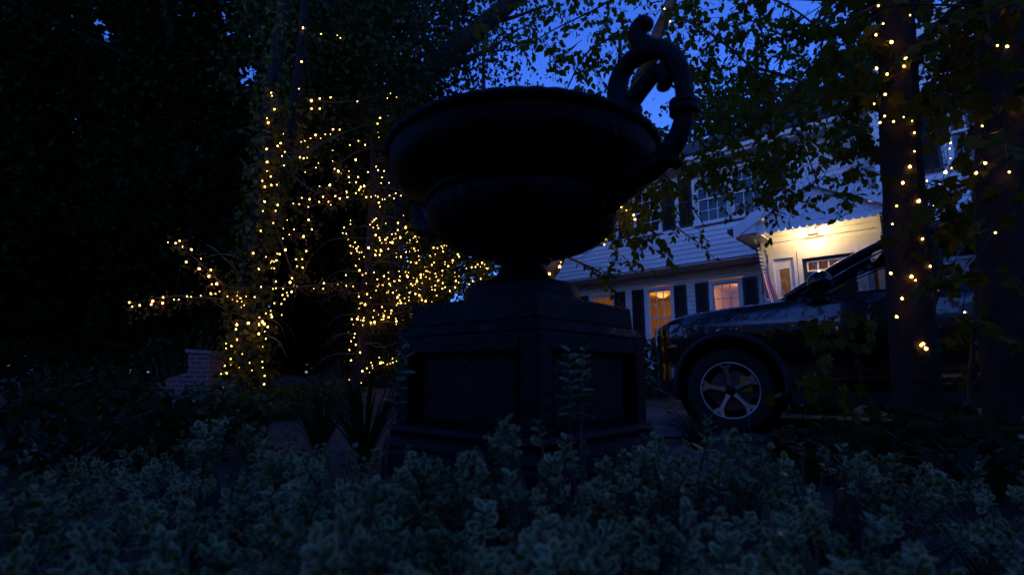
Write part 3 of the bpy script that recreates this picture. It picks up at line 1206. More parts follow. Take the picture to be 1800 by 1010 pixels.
# greenhouse
roof_line = [(.52, 1.19), (.75, 1.34), (1.0, 1.49), (1.25, 1.62), (1.48, 1.71), (1.75, 1.765), (2.1, 1.795), (2.6, 1.80), (3.1, 1.775), (3.45, 1.73), (3.62, 1.66), (3.75, 1.5), (3.84, 1.27)]
rw = lambda s: float(np.interp(s, [.5, 1.45, 2.0, 3.2, 3.6, 3.86], [.87, .70, .67, .655, .66, .80]))
for side in (1, -1):
    mb = MB()
    sl = [(s, z) for s, z in roof_line]
    mb.tube([CP3(s, rw(s) * side, z - .01) for s, z in sl], [.038] * 4 + [.045] * 8 + [.04], 8)
    mb.build('roof_rail_pillar', M_PAINT, car, True)
    mb = MB()
    mb.tube([CP3(s + .05, (rw(s) + .032) * side, z - .055) for s, z in sl[1:11]], .009, 6)
    mb.build('window_trim', M_CHROME, car, True)
    bel = lambda s: (interp(half, s) - .13, interp(topz, s) + .005)
    for sb, st in ((1.62, 1.72), (2.68, 2.74)):
        mb = MB()
        z1 = float(np.interp(st, [a for a, _ in roof_line], [b for _, b in roof_line])) - .03
        mb.tube([CP3(sb, bel(sb)[0] * side, bel(sb)[1] - .02), CP3((sb + st) / 2, (bel(sb)[0] * .55 + rw(st) * .45) * side, (bel(sb)[1] + z1) / 2), CP3(st, rw(st) * side, z1)], .05, 8)
        mb.build('door_pillar', M_PLASTIC, car, True)
    for s0, s1 in ((.62, 1.66), (1.68, 2.70), (2.72, 3.5)):
        mb = MB()
        n = 8
        vs = []
        for k in range(n + 1):
            s = s0 + (s1 - s0) * k / n
            bt, bz = bel(s)
            zt = float(np.interp(s, [a for a, _ in roof_line], [b for _, b in roof_line])) - .02
            zt = max(zt, bz + .01)
            for h in range(4):
                q = h / 3
                vs.append(CP3(s, (bt + (rw(s) - bt) * q + .03 * q * (1 - q) * 2) * side, bz - .01 + (zt - bz) * q))
        mb.add(vs, [(k * 4 + h, (k + 1) * 4 + h, (k + 1) * 4 + h + 1, k * 4 + h + 1) for k in range(n) for h in range(3)])
        mb.build('side_window', M_CARGLASS, car, True)
    mb = MB()
    mb.box(.60, 3.6, -.05, .012, -.03, .012, lambda q: CP3(q.x, (interp(half, q.x) - .13 + q.y) * side, interp(topz, q.x) + q.z))
    mb.build('belt_moulding', M_PLASTIC, car)
    mb = MB()
    mb.tube([CP3(1.7, .62 * side, 1.80), CP3(1.85, .62 * side, 1.85), CP3(3.1, .61 * side, 1.86), CP3(3.3, .60 * side, 1.80)], .014, 8)
    mb.build('roof_rail', M_PLASTIC, car, True)
mb = MB()
vs = []
rs = [s for s, _ in roof_line[4:11]]
for s, z in roof_line[4:11]:
    for k in range(9):
        t = -1 + 2 * k / 8
        vs.append(CP3(s, rw(s) * t, z + .035 * (1 - t * t)))
mb.add(vs, [(i * 9 + k, i * 9 + k + 1, (i + 1) * 9 + k + 1, (i + 1) * 9 + k) for i in range(len(rs) - 1) for k in range(8)])
mb.build('roof_panel', M_PAINT, car, True)
for nm, seg, bow in (('windscreen', roof_line[0:5], -.10), ('rear_window', roof_line[10:13], .06)):
    mb = MB()
    vs = []
    for s, z in seg:
        for k in range(9):
            t = -1 + 2 * k / 8
            vs.append(CP3(s + bow * (1 - t * t), rw(s) * t, z + .012))
    mb.add(vs, [(i * 9 + k, i * 9 + k + 1, (i + 1) * 9 + k + 1, (i + 1) * 9 + k) for i in range(len(seg) - 1) for k in range(8)])
    mb.build(nm, M_CARGLASS, car, True)
mb = MB()
mb.box(-.2, 3.6, -.85, .85, .28, .34, lambda q: CP3(*q))
mb.box(.55, .95, -.80, .80, .80, 1.17, lambda q: CP3(*q))
mb.build('cabin_floor_and_dash', M_PLASTIC, car)
for s0 in (1.35, 2.35):
    for t0 in (-.40, .40):
        mb = MB()
        sc = lambda q, s0=s0, t0=t0: CP3(s0 + q.x, t0 + q.y, q.z)
        mb.hexa([sc(Vector(p)) for p in ((-.05, -.24, .5), (.5, -.24, .5), (.5, .24, .5), (-.05, .24, .5), (-.05, -.24, .68), (.45, -.24, .64), (.45, .24, .64), (-.05, .24, .68))])
        mb.hexa([sc(Vector(p)) for p in ((.38, -.23, .62), (.52, -.23, .62), (.52, .23, .62), (.38, .23, .62), (.60, -.2, 1.26), (.70, -.2, 1.24), (.70, .2, 1.24), (.60, .2, 1.26))])
        st = mb.build('seat', M_SEAT, car, False, .03)
        mb = MB()
        mb.hexa([sc(Vector(p)) for p in ((.63, -.13, 1.30), (.72, -.13, 1.29), (.72, .13, 1.29), (.63, .13, 1.30), (.67, -.12, 1.47), (.75, -.12, 1.46), (.75, .12, 1.46), (.67, .12, 1.47))])
        mb.build('headrest', M_SEAT, st, False, .03)
mb = MB()
ring = [(math.cos(2 * math.pi * k / 20), math.sin(2 * math.pi * k / 20)) for k in range(21)]
mb.tube([CP3(1.06 + .06 * b, .40 + .185 * a, 1.10 + .17 * b) for a, b in ring], .016, 6)
mb.build('steering_wheel', M_PLASTIC, car, True)
mb = MB()
mb.box(1.10, 1.13, -.13, .13, 1.52, 1.60, lambda q: CP3(*q))
mb.build('rear_view_mirror', M_PLASTIC, car, False, .012)
mb = MB()
mb.box(.945, .955, -.16, .10, 1.13, 1.215, lambda q: CP3(*q))
scr = mb.build('dash_screen_case', M_PLASTIC, car)
mb = MB()
mb.box(1.02, 1.025, -.05, -.01, 1.27, 1.285, lambda q: CP3(*q))
mb.build('lit_display', emit_mat('cyan_display', (.1, .75, 1.0), .8), scr)
# wheels


def make_wheel(s, side):
    tf = lambda p: CP3(s + p.x, (.80 + p.z) * side, .35 + p.y)
    mb = MB()
    mb.lathe([(.255, -.09), (.30, -.105), (.35, -.105), (.378, -.085), (.385, -.04), (.385, .06), (.378, .11), (.35, .13), (.30, .128), (.262, .115), (.255, .11)], 56, tf=tf)
    ty = mb.build('wheel', M_RUBBER, car, True)
    mb = MB()
    mb.lathe([(.262, .116), (.258, .122), (.248, .118), (.243, .08), (.235, -.06), (.25, -.09)], 56, tf=tf)
    mb.build('rim', M_ALLOY, ty, True)
    mb = MB()
    mb.lathe([(.03, .0), (.19, .0), (.19, -.02), (.03, -.02)], 40, tf=tf)
    mb.build('brake_disc', M_DISC, ty)
    mb = MB()
    mb.box(.08, .19, -.02, .13, -.04, .03, lambda q: tf(Vector((q.x, q.y, q.z))))
    mb.build('caliper', M_BRAKE, ty, False, .01)
    for k in range(5):
        th = R(98 + 72 * k)
        c_, s_ = math.cos(th), math.sin(th)
        poly = [(.03, -.022), (.12, -.014), (.185, -.018), (.226, -.050), (.256, -.066), (.258, -.034), (.226, 0), (.258, .034), (.256, .066), (.226, .050), (.185, .018), (.12, .014), (.03, .022)]
        f = lambda a, b, d: tf(Vector((a * c_ - b * s_, a * s_ + b * c_, d)))
        mb = MB()
        hump = lambda a: .105 - .03 * (1 - a / .25)
        mb.prism(poly, lambda a, b: f(a, b, hump(a) - .035), lambda a, b: f(a, b, hump(a)))
        mb.build('spoke', M_ALLOY, ty)
    mb = MB()
    mb.lathe([(.05, .05), (.045, .086), (.03, .094), (0, .097)], 20, tf=tf)
    mb.build('hub_cap', M_ALLOYD, ty, True)


for s in (0.0, 2.82):
    for side in (1, -1):
        make_wheel(s, side)

# ================================================================== pedestal and urn
PC = Vector((0.0376, 1.75, 0))
PROT = R(45 - 4)


def PP(p):
    """pedestal frame: x out of the right-hand face, y out of the left-hand face"""
    ax = Vector((math.cos(PROT), -math.sin(PROT), 0))
    ay = Vector((-math.sin(PROT), -math.cos(PROT), 0))
    return PC + ax * p[0] + ay * p[1] + Vector((0, 0, p[2]))


ped = empty('pedestal', PC, 'square dark iron pedestal with sunken panels carrying the big urn', 'pedestal')
SD = 0.297                                                  # half side of the die
mb = MB()
mb.box(-.255, .255, -.255, .255, .115, .12, PP)
mb.v, mb.f, mb.m = [], [], []
mb.hexa([PP((sx * .272, sy * .272, .695)) for sx, sy in ((-1, -1), (1, -1), (1, 1), (-1, 1))] + [PP((sx * .268, sy * .268, .772)) for sx, sy in ((-1, -1), (1, -1), (1, 1), (-1, 1))])
mb.build('plinth_block', M_STONE, ped, False, .008)
mb = MB()
mb.hexa([PP((sx * .300, sy * .300, .665)) for sx, sy in ((-1, -1), (1, -1), (1, 1), (-1, 1))] + [PP((sx * .280, sy * .280, .698)) for sx, sy in ((-1, -1), (1, -1), (1, 1), (-1, 1))])
mb.build('cap_moulding', M_WORN, ped, False, .006)
mb = MB()
i_ = SD - .045
mb.box(-i_, i_, -i_, i_, .10, .664, PP)
mb.build('core', M_STONE, ped)
for sx, sy in ((-1, -1), (1, -1), (1, 1), (-1, 1)):
    mb = MB()
    x0, x1 = sorted((sx * SD, sx * (SD - .062)))
    y0, y1 = sorted((sy * SD, sy * (SD - .062)))
    mb.box(x0, x1, y0, y1, .385, .664, PP)
    mb.build('corner_stile', M_STONE, ped, False, .006)
for k in range(4):
    a = k * math.pi / 2
    rot = lambda q, a=a: PP((q.x * math.cos(a) - q.y * math.sin(a), q.x * math.sin(a) + q.y * math.cos(a), q.z))
    mb = MB()
    mb.box(-(SD - .063), SD - .063, SD - .05, SD - .002, .610, .664, rot)
    mb.build('top_rail', M_STONE, ped, False, .005)
    mb = MB()
    mb.box(-(SD - .10), SD - .10, SD - .05, SD - .030, .40, .598, rot)
    mb.build('panel', M_STONE, ped, False, .008)
    mb = MB()
    prof = [(SD - .03, .392), (SD + .006, .386), (SD + .014, .37), (SD + .008, .352), (SD + .018, .346), (SD + .024, .325), (SD + .022, .31)]
    vs = []
    for r_, z in prof:
        vs += [rot(Vector((-r_, r_, z))), rot(Vector((r_, r_, z)))]
    mb.add(vs, [(2 * i, 2 * i + 1, 2 * i + 3, 2 * i + 2) for i in range(len(prof) - 1)])
    mb.build('base_moulding', M_STONE, ped)
mb = MB()
mb.box(-(SD + .03), SD + .03, -(SD + .03), SD + .03, -.03, .312, PP)
mb.build('base_block', M_STONE, ped, False, .01)

urn = empty('urn', PC + Vector((0, 0, .772)), 'huge black garden urn with a flaring bowl and tall scrolled handles', 'urn')
UC = (PC.x, PC.y, 0)


def smooth_prof(pr, n=4):
    out = []
    P = [pr[0]] + list(pr) + [pr[-1]]
    for i in range(1, len(P) - 2):
        p0, p1, p2, p3 = [np.array(P[i + k]) for k in (-1, 0, 1, 2)]
        for k in range(n):
            t = k / n
            out.append(tuple(.5 * ((2 * p1) + (-p0 + p2) * t + (2 * p0 - 5 * p1 + 4 * p2 - p3) * t * t + (-p0 + 3 * p1 - 3 * p2 + p3) * t ** 3)))
    out.append(tuple(pr[-1]))
    return out


mb = MB()
mb.lathe(smooth_prof([(.320, 1.135), (.325, 1.150), (.360, 1.170), (.408, 1.187), (.438, 1.204), (.457, 1.230), (.465, 1.258), (.469, 1.283)]), 96, UC)
mb.lathe([(.430, 1.305), (.415, 1.27), (.38, 1.20), (.28, 1.12), (.0, 1.09)], 64, UC)
mb.build('bowl', M_IRON, urn, True)
mb = MB()
eg = lambda a, i: 1 + .012 * abs(math.sin(a * 26))
mb.lathe(smooth_prof([(.465, 1.281), (.478, 1.286), (.484, 1.299), (.476, 1.312), (.458, 1.316), (.428, 1.306)]), 208, UC, mod=eg)
mb.build('rim', M_IRON, urn, True)
mb = MB()
gad = lambda a, i: 1 + .022 * (abs(math.sin(a * 16 + i * .055)) - .5)
mb.lathe(smooth_prof([(.12, .952), (.185, .966), (.255, .992), (.308, 1.035), (.334, 1.090), (.328, 1.125), (.316, 1.140)], 5), 256, UC, mod=gad)
mb.build('lower_bowl', M_IRON, urn, True)
mb = MB()
mb.tube([(PC.x + .331 * math.cos(2 * math.pi * k / 64), PC.y + .331 * math.sin(2 * math.pi * k / 64), 1.140) for k in range(65)], .012, 8, cap=False)
mb.build('waist_band', M_IRON, urn, True)
mb = MB()
mb.lathe(smooth_prof([(.13, .957), (.088, .952), (.098, .944), (.100, .930), (.082, .924), (.078, .91), (.084, .895), (.104, .865), (.150, .850), (.168, .846)]), 64, UC)
mb.build('stem', M_IRON, urn, True)
mb = MB()
mb.lathe(smooth_prof([(.160, .848), (.184, .838), (.196, .815), (.199, .795), (.206, .790), (.206, .773)]), 64, UC)
mb.build('foot', M_IRON, urn, True)
for side in (1, -1):
    hd = Vector((math.cos(R(41)), -math.sin(R(41)), 0)) * side
    H3 = lambda q: PC + hd * q[0] + Vector((0, 0, q[1]))

    def curve(pts, rad, n=10, sub_=5):
        sm = smooth_prof(pts, sub_)
        rr = np.interp(np.linspace(0, 1, len(sm)), np.linspace(0, 1, len(rad)), rad)
        mb.tube([H3(q) for q in sm], list(rr), n)
    mb = MB()
    curve([(.33, 1.125), (.43, 1.131), (.502, 1.147), (.562, 1.189), (.600, 1.268), (.603, 1.363), (.587, 1.442), (.547, 1.500), (.492, 1.517), (.434, 1.505), (.400, 1.465), (.392, 1.412), (.41, 1.36), (.44, 1.325)],
          [.046, .041, .036, .031, .028, .026, .027, .030, .030, .029, .031, .035, .039, .040], 14)
    hdl = mb.build('handle', M_IRON, urn, True)
    mb = MB()
    curve([(.52, 1.515), (.478, 1.556), (.464, 1.60), (.485, 1.622), (.505, 1.605), (.498, 1.588)], [.030, .030, .026, .022, .018, .012])
    mb.build('top_scroll', M_IRON, hdl, True)
    mb = MB()
    curve([(.395, 1.40), (.43, 1.372), (.478, 1.405), (.528, 1.438), (.552, 1.41), (.545, 1.385), (.53, 1.392)], [.034, .03, .026, .024, .022, .02, .014])
    mb.build('inner_scroll', M_IRON, hdl, True)
    mb = MB()
    curve([(.535, 1.18), (.552, 1.155), (.568, 1.142), (.578, 1.15)], [.02, .024, .022, .012])
    curve([(.43, 1.13), (.40, 1.10), (.36, 1.06), (.335, 1.04)], [.03, .03, .024, .012])
    mb.build('acanthus_knob', M_IRON, hdl, True)
    mb = MB()
    for zc in (1.285, 1.305):
        mb.tube([H3((.601 - .001, zc - .010)), H3((.601, zc + .010))], [.042, .042], 14)
    mb.build('collar', M_IRON, hdl, True)

# ================================================================== strings of fairy lights
M_BULB = {'b': emit_mat('bulb_bright', (1.0, 0.47, 0.075), 9), 'm': emit_mat('bulb_medium', (1.0, 0.48, 0.085), 8), 's': emit_mat('bulb_dim', (1.0, 0.52, 0.11), 6)}
BULB_R = {'b': 0.0140, 'm': 0.0105, 's': 0.0078}
bulb_me = {}
for k_, r_ in BULB_R.items():
    mb = MB()
    mb.lathe([(.0, -1.0), (.62, -.78), (1.0, -.1), (.86, .45), (.42, 1.0), (.0, 1.55)], 8, tf=lambda p: p * r_)
    o = mb.build('bulb', M_BULB[k_], None, True)
    bulb_me[k_] = o.data
    bpy.data.objects.remove(o)


def crop(ox, oy, sc, **kw):
    return [(ox + x / sc, oy + y / sc, c) for c, pts in kw.items() for x, y in pts]


LB = []
LB += crop(440, 20, 4.59,
           b=[(425, 136), (413, 408), (374, 471), (172, 678), (194, 791), (144, 900), (492, 723), (648, 696), (1244, 643), (943, 847)],
           m=[(168, 658), (135, 864), (560, 705), (494, 786), (560, 786), (864, 727), (1019, 769), (1047, 862), (1268, 682), (395, 527), (393, 626)],
           s=[(428, 379), (376, 545), (420, 524), (349, 605), (357, 645), (334, 743), (411, 831), (702, 195), (727, 216), (571, 184), (1150, 607), (1162, 624), (1131, 661), (1180, 693), (1105, 701), (1026, 670), (1056, 680), (932, 710), (926, 668), (1108, 794), (1115, 845), (1007, 843)])
LB += crop(440, 210, 6.3125,
           b=[(198, 38), (132, 170), (180, 330), (303, 295), (402, 225), (447, 146), (494, 195), (580, 78), (918, 111), (722, 175), (185, 471), (231, 529), (188, 580), (226, 634), (158, 912), (553, 420), (447, 408), (976, 575), (882, 728), (942, 850)],
           m=[(336, 264), (668, 211), (991, 114), (133, 682), (161, 747), (233, 728), (304, 948), (665, 778), (570, 870), (658, 886), (808, 858), (867, 913), (893, 943), (992, 877), (382, 360), (592, 432)],
           s=[(180, 106), (368, 160), (460, 261), (536, 198), (549, 270), (565, 250), (606, 238), (781, 210), (832, 166), (890, 166), (242, 398), (352, 406), (373, 511), (637, 307), (660, 334), (914, 346), (705, 404), (630, 425), (757, 484), (728, 536), (610, 585), (914, 462), (934, 548), (294, 725), (163, 872), (246, 878), (408, 908), (478, 934), (542, 940), (644, 970), (764, 914), (769, 742), (166, 772), (1004, 600)])
LB += crop(580, 210, 6.3125,
           b=[(315, 240), (313, 640), (322, 782), (193, 864), (379, 740), (286, 447)],
           m=[(195, 57), (314, 15), (220, 284), (391, 283), (456, 95), (528, 47), (209, 641), (289, 697), (289, 818), (341, 755), (402, 862), (511, 523), (534, 565), (423, 585), (543, 922)],
           s=[(425, 200), (674, 66), (530, 142), (543, 198), (451, 365), (216, 700), (263, 703), (184, 798), (358, 832), (373, 796), (439, 894), (457, 859), (476, 908), (504, 845), (497, 929), (564, 889), (583, 890), (609, 885), (661, 843), (729, 819), (710, 876), (788, 846), (808, 847), (656, 703), (568, 706), (577, 644), (600, 572), (955, 773), (964, 820), (1000, 835), (1003, 882), (963, 912), (211, 573)])
LB += crop(440, 350, 6.3125,
           b=[(33, 600), (97, 775), (646, 230), (390, 564), (508, 562), (621, 577), (522, 752), (582, 759), (461, 877), (441, 922), (590, 415)],
           m=[(139, 131), (82, 305), (116, 351), (326, 610), (291, 679), (508, 668), (577, 665), (684, 335), (817, 931), (485, 334), (513, 963), (484, 963)],
           s=[(154, 215), (190, 248), (245, 129), (281, 129), (254, 265), (205, 311), (72, 278), (145, 373), (208, 480), (409, 231), (365, 328), (433, 394), (361, 435), (301, 605), (175, 640), (253, 667), (239, 687), (263, 692), (226, 707), (235, 765), (265, 769), (284, 914), (118, 972), (551, 846), (606, 965), (704, 992), (749, 958), (809, 992), (908, 962), (972, 942)])
LB += crop(590, 350, 6.3125,
           b=[(406, 153), (429, 171), (430, 231), (691, 264), (777, 315), (717, 427), (630, 482), (553, 449), (367, 540), (440, 620), (265, 789), (535, 855), (652, 909), (596, 940), (342, 937), (390, 920), (789, 845), (799, 862), (834, 940), (902, 912), (944, 838), (124, 959)],
           m=[(449, 212), (690, 342), (778, 380), (492, 454), (444, 399), (436, 563), (500, 580), (489, 617), (231, 548), (883, 415), (871, 550), (781, 586), (725, 638), (306, 968), (480, 943), (524, 952), (895, 707), (832, 700), (880, 940), (912, 968), (945, 872), (854, 957)],
           s=[(164, 239), (95, 314), (117, 383), (140, 447), (176, 429), (217, 480), (163, 517), (246, 580), (264, 592), (288, 588), (315, 640), (264, 665), (250, 525), (408, 252), (393, 297), (417, 316), (474, 323), (463, 291), (536, 296), (463, 387), (383, 469), (370, 482), (512, 486), (558, 491), (574, 428), (575, 378), (624, 388), (665, 384), (585, 552), (500, 562), (449, 574), (750, 181), (790, 237), (862, 429), (825, 453), (848, 470), (882, 480), (907, 472), (939, 486), (791, 486), (832, 557), (884, 575), (918, 567), (921, 630), (855, 642), (742, 624), (766, 680), (807, 731), (852, 735), (873, 688), (952, 698), (927, 760), (944, 750), (985, 750), (675, 600), (113, 842), (24, 942), (194, 967), (352, 847), (381, 830), (425, 812), (453, 860), (462, 888), (587, 884), (542, 917), (573, 946), (655, 960), (712, 859), (715, 905), (866, 873), (936, 903), (990, 961), (783, 985), (978, 832), (922, 995), (1003, 862), (1003, 795)])
LB += crop(730, 380, 6.3125,
           b=[(308, 393), (416, 490), (365, 553), (487, 448), (301, 603), (450, 717), (442, 790), (240, 460), (845, 655), (255, 709), (72, 929), (115, 942), (48, 880)],
           m=[(203, 348), (246, 353), (207, 515), (183, 540), (223, 635), (766, 635), (741, 516), (770, 536), (668, 561), (625, 566), (692, 534), (331, 786), (384, 828), (238, 879), (472, 424), (264, 761), (300, 803)],
           s=[(349, 290), (347, 330), (221, 421), (164, 438), (176, 457), (129, 491), (331, 507), (291, 562), (151, 637), (127, 605), (232, 671), (568, 580), (605, 552), (504, 622), (668, 611), (669, 634), (729, 611), (746, 587), (795, 580), (822, 547), (871, 532), (723, 558), (712, 697), (635, 718), (593, 765), (509, 775), (480, 735), (440, 673), (396, 658), (352, 685), (297, 660), (310, 715), (303, 745), (220, 726), (262, 793), (240, 797), (220, 817), (185, 815), (180, 783), (300, 838), (142, 590), (173, 688), (183, 950), (127, 560), (34, 908), (12, 890), (45, 848)])
LB += crop(590, 490, 5.05,
           b=[(207, 126), (279, 134), (549, 165), (613, 170), (577, 213), (652, 194), (261, 228), (276, 276), (345, 384), (361, 386), (405, 358), (422, 354), (427, 330), (538, 376), (469, 340), (397, 747), (236, 817), (745, 148)],
           m=[(509, 122), (205, 157), (279, 164), (245, 368), (217, 653), (180, 584), (195, 358), (143, 356), (138, 722), (277, 792), (314, 390), (412, 249), (495, 280), (380, 315), (727, 172), (708, 133), (657, 121)],
           s=[(411, 140), (471, 105), (452, 122), (541, 105), (565, 143), (597, 136), (612, 143), (678, 157), (688, 174), (718, 157), (733, 172), (552, 216), (541, 233), (661, 233), (657, 299), (672, 341), (596, 330), (601, 377), (534, 352), (461, 382), (421, 307), (333, 341), (298, 380), (264, 391), (239, 410), (199, 335), (186, 354), (157, 406), (110, 471), (170, 487), (164, 519), (137, 552), (223, 528), (217, 720), (231, 729), (315, 743), (348, 746), (326, 768), (363, 771), (329, 790), (301, 829), (363, 757), (422, 743), (443, 749), (459, 757), (483, 751), (507, 740), (525, 731), (540, 729), (495, 711), (505, 706), (562, 667), (119, 895), (134, 949), (206, 926), (227, 922), (218, 217), (292, 264)])
LB += [(x + random.uniform(-13, 13), y + random.uniform(-10, 10), 's') for x, y, c in list(LB) if x > 590 and y > 330 and random.random() < .42]
TRA = crop(370, 490, 4.39,
           b=[(48, 39), (172, 85), (244, 177), (281, 134), (292, 342), (203, 353), (207, 468), (373, 424), (372, 352), (401, 331), (415, 348), (442, 370), (474, 294), (163, 514), (614, 27), (4, 115), (123, 728), (193, 868), (413, 812), (269, 925)],
           m=[(203, 128), (166, 159), (197, 388), (156, 617), (419, 747), (626, 100), (195, 563), (222, 688)],
           s=[(10, 41), (38, 115), (70, 98), (131, 134), (83, 169), (209, 103), (220, 96), (229, 148), (239, 150), (207, 171), (266, 190), (260, 203), (240, 219), (208, 228), (390, 62), (340, 140), (505, 20), (505, 72), (482, 77), (560, 76), (556, 124), (595, 130), (571, 156), (547, 193), (493, 188), (465, 246), (427, 266), (470, 272), (463, 278), (378, 297), (549, 278), (418, 406), (299, 467), (120, 498), (121, 535), (246, 578), (402, 524), (428, 462), (390, 599), (400, 638), (301, 648), (155, 662), (110, 670), (82, 732), (319, 704), (403, 684), (62, 839), (99, 833), (224, 858), (281, 857), (589, 107), (268, 948)])
ARM = crop(210, 410, 6.733,
           b=[(852, 192), (790, 340), (943, 421), (1057, 507), (1082, 433), (1151, 598), (516, 757), (511, 826), (375, 840), (394, 803), (115, 817), (240, 851)],
           m=[(665, 117), (713, 90), (150, 866), (750, 160), (964, 299)],
           s=[(572, 107), (646, 785), (702, 785), (800, 746), (847, 750), (963, 738), (1091, 602), (1137, 714)])
TRC = crop(1480, 0, 2.525,
           b=[(220, 188), (283, 260), (229, 540), (302, 740), (270, 812), (340, 893)],
           m=[(152, 155), (276, 295), (154, 304), (201, 330), (192, 419), (190, 516), (169, 545), (313, 537), (322, 590), (243, 914), (224, 994), (162, 27), (183, 106), (302, 68)],
           s=[(143, 462), (274, 520), (322, 672)]) + \
    crop(1480, 380, 2.525, b=[(309, 268), (362, 565), (373, 587), (352, 572)], m=[(208, 112), (358, 101), (392, 222), (326, 284), (423, 312), (267, 365), (243, 446), (217, 253)], s=[(297, 925)])
TRD = crop(1480, 0, 2.525,
           b=[(777, 474), (702, 597), (636, 724)], m=[(622, 627), (743, 764), (690, 203), (734, 207), (731, 48), (596, 768)], s=[(795, 471), (623, 560), (642, 128)]) + \
    crop(1480, 380, 2.525, m=[(681, 73)], s=[(545, 426)])
SWG = crop(1480, 0, 2.525, b=[(459, 765), (431, 822)], m=[(628, 187), (637, 253), (554, 343), (517, 533), (530, 597), (490, 745), (454, 841), (377, 803), (431, 894)],
           s=[(624, 200), (500, 530), (482, 635), (478, 660), (482, 703), (391, 870), (405, 911)])
BIR = crop(960, 330, 5.61,
           b=[(688, 107), (735, 154), (713, 225), (665, 288), (863, 270), (619, 434), (615, 455), (615, 503), (154, 628), (133, 778), (33, 848)],
           m=[(742, 190), (761, 95), (804, 174), (793, 218), (876, 312), (586, 503), (573, 560), (207, 614), (208, 637), (8, 842)], s=[(962, 283), (603, 514), (146, 735)]) + \
    [(1180, 3, 'm'), (1168, 16, 'm'), (1150, 72, 'm'), (1072, 157, 'b'), (1103, 99, 's'), (1196, 16, 's'), (1178, 38, 's')]

STRINGS = {}


def put(key, pts, depth):
    L = STRINGS.setdefault(key, [])
    for px, py, c in pts:
        L.append((at(px, py, depth(px, py, c)), c))


J = lambda a: random.uniform(-a, a)
TA_Y, TB_Y, TE_Y, TC_Y, TD_Y = 8.0, 9.8, 4.5, 3.2, 2.6
put('arm', ARM, lambda x, y, c: 7.7 + J(.2))
put('ivy', TRA, lambda x, y, c: TA_Y - .22 + J(.10))
for q in LB:
    x, y, c = q
    far = .7 if c == 's' else 0
    if x < 503:
        put('column' if y < 350 else 'ivy', [q], lambda x, y, c: TA_Y - .15 + far * .3 + J(.1))
    elif x < 600:
        put('stem' if y < 250 else ('swag' if y < 400 else 'branch'), [q], lambda x, y, c: 8.5 + far * .6 + J(.3))
    elif x < 706:
        put('crown' if y < 300 else ('middle' if y < 480 else 'trunk'), [q], lambda x, y, c: TB_Y - .15 + far * .4 + J(.35))
    else:
        put('holly_top' if y < 455 else 'holly', [q], lambda x, y, c: 11.0 + far + J(.6))
put('maple', TRC, lambda x, y, c: TC_Y - .125)
put('right', TRD, lambda x, y, c: TD_Y - .13)
put('swing', SWG, lambda x, y, c: 4.0 + J(.4))
put('birch', BIR, lambda x, y, c: TE_Y - .15 + J(.12))
for nm_, bx_, by_, n_ in (('street_left', -3.4, -6.2, 110), ('street_right', 2.8, -6.4, 110)):
    L_ = STRINGS.setdefault(nm_, [])
    for k_ in range(n_):
        t_ = k_ / n_
        a_ = t_ * 40
        L_.append((Vector((bx_ + 3.4 * math.cos(a_) * (1 - .55 * t_) + J(.3), by_ + 1.75 + J(.15), 1.0 + 3.6 * t_ + J(.25))), random.choice('bbm')))
SLAB = {
    'street_left': 'string of warm lights on the left street tree behind the viewer',
    'street_right': 'string of warm lights on the right street tree behind the viewer',
    'arm': 'short string of warm lights strung out along two bare branches at far left',
    'ivy': 'string of warm lights wound round the ivy-covered trunk down to the ground',
    'column': 'string of warm lights climbing the upper part of the ivy-covered trunk',
    'stem': 'sparse string of warm lights up the tall dark stem, reaching highest at left',
    'swag': 'string of warm lights drooping between the ivy trunk and the conifer crown',
    'branch': 'string of warm lights along the level branch joining ivy trunk and conifer',
    'crown': 'string of warm lights in the conifer crown close to the urn rim',
    'middle': 'string of warm lights hanging in swags through the middle of the conifer',
    'trunk': 'string of warm lights round the conifer trunk and its lowest branches',
    'holly_top': 'tightly packed small lights directly under the left side of the urn bowl',
    'holly': 'dense glittering lights on the holly left of the urn stem',
    'maple': 'string of large warm lights spiralling up the bare trunk before the car',
    'right': 'string of large warm lights on the trunk at the right edge',
    'swing': 'loose string of lights hanging in leaves between the two right-hand trunks',
    'birch': 'string of warm lights on the birch stem behind the urn',
}
ALLB = {}
for key, L in STRINGS.items():
    base = min((p for p, _ in L), key=lambda p: p.z)
    root = empty('string_light', base, SLAB[key], 'string lights', 'warm fairy lights wound through the garden trees')
    ALLB[key] = [p for p, _ in L]
    inv = wm(root).inverted()
    todo = list(range(len(L)))
    cur = todo.pop(min(range(len(todo)), key=lambda i: L[i][0].z))
    mb = MB()
    while todo:
        nx_ = min(todo, key=lambda i: (L[i][0] - L[cur][0]).length)
        a, b = L[cur][0], L[nx_][0]
        dd = (a - b).length
        if dd < 4:
            mid = (a + b) / 2 + Vector((J(.02), J(.02) + .03, -.04 * dd - .01))
            mb.tube([a + Vector((0, .01, .02)), mid, b + Vector((0, .01, .02))], .0025, 4, cap=False)
        todo.remove(nx_)
        cur = nx_
    mb.build('wire', M_WIRE, root)
    for p, c in L:
        o = bpy.data.objects.new('bulb', bulb_me[c])
        sc_ = random.uniform(.66, 1.22) * (max(abs(p.y), 1) / 8) ** .35 * (.85 if 0 < p.y < 5 else 1)
        o.matrix_basis = Matrix.Translation(p) @ Matrix.Rotation(J(.5), 4, 'X') @ Matrix.Rotation(J(.5), 4, 'Y') @ Matrix.Scale(sc_, 4)
        COL.objects.link(o)
        o.parent = root
        o.matrix_parent_inverse = inv

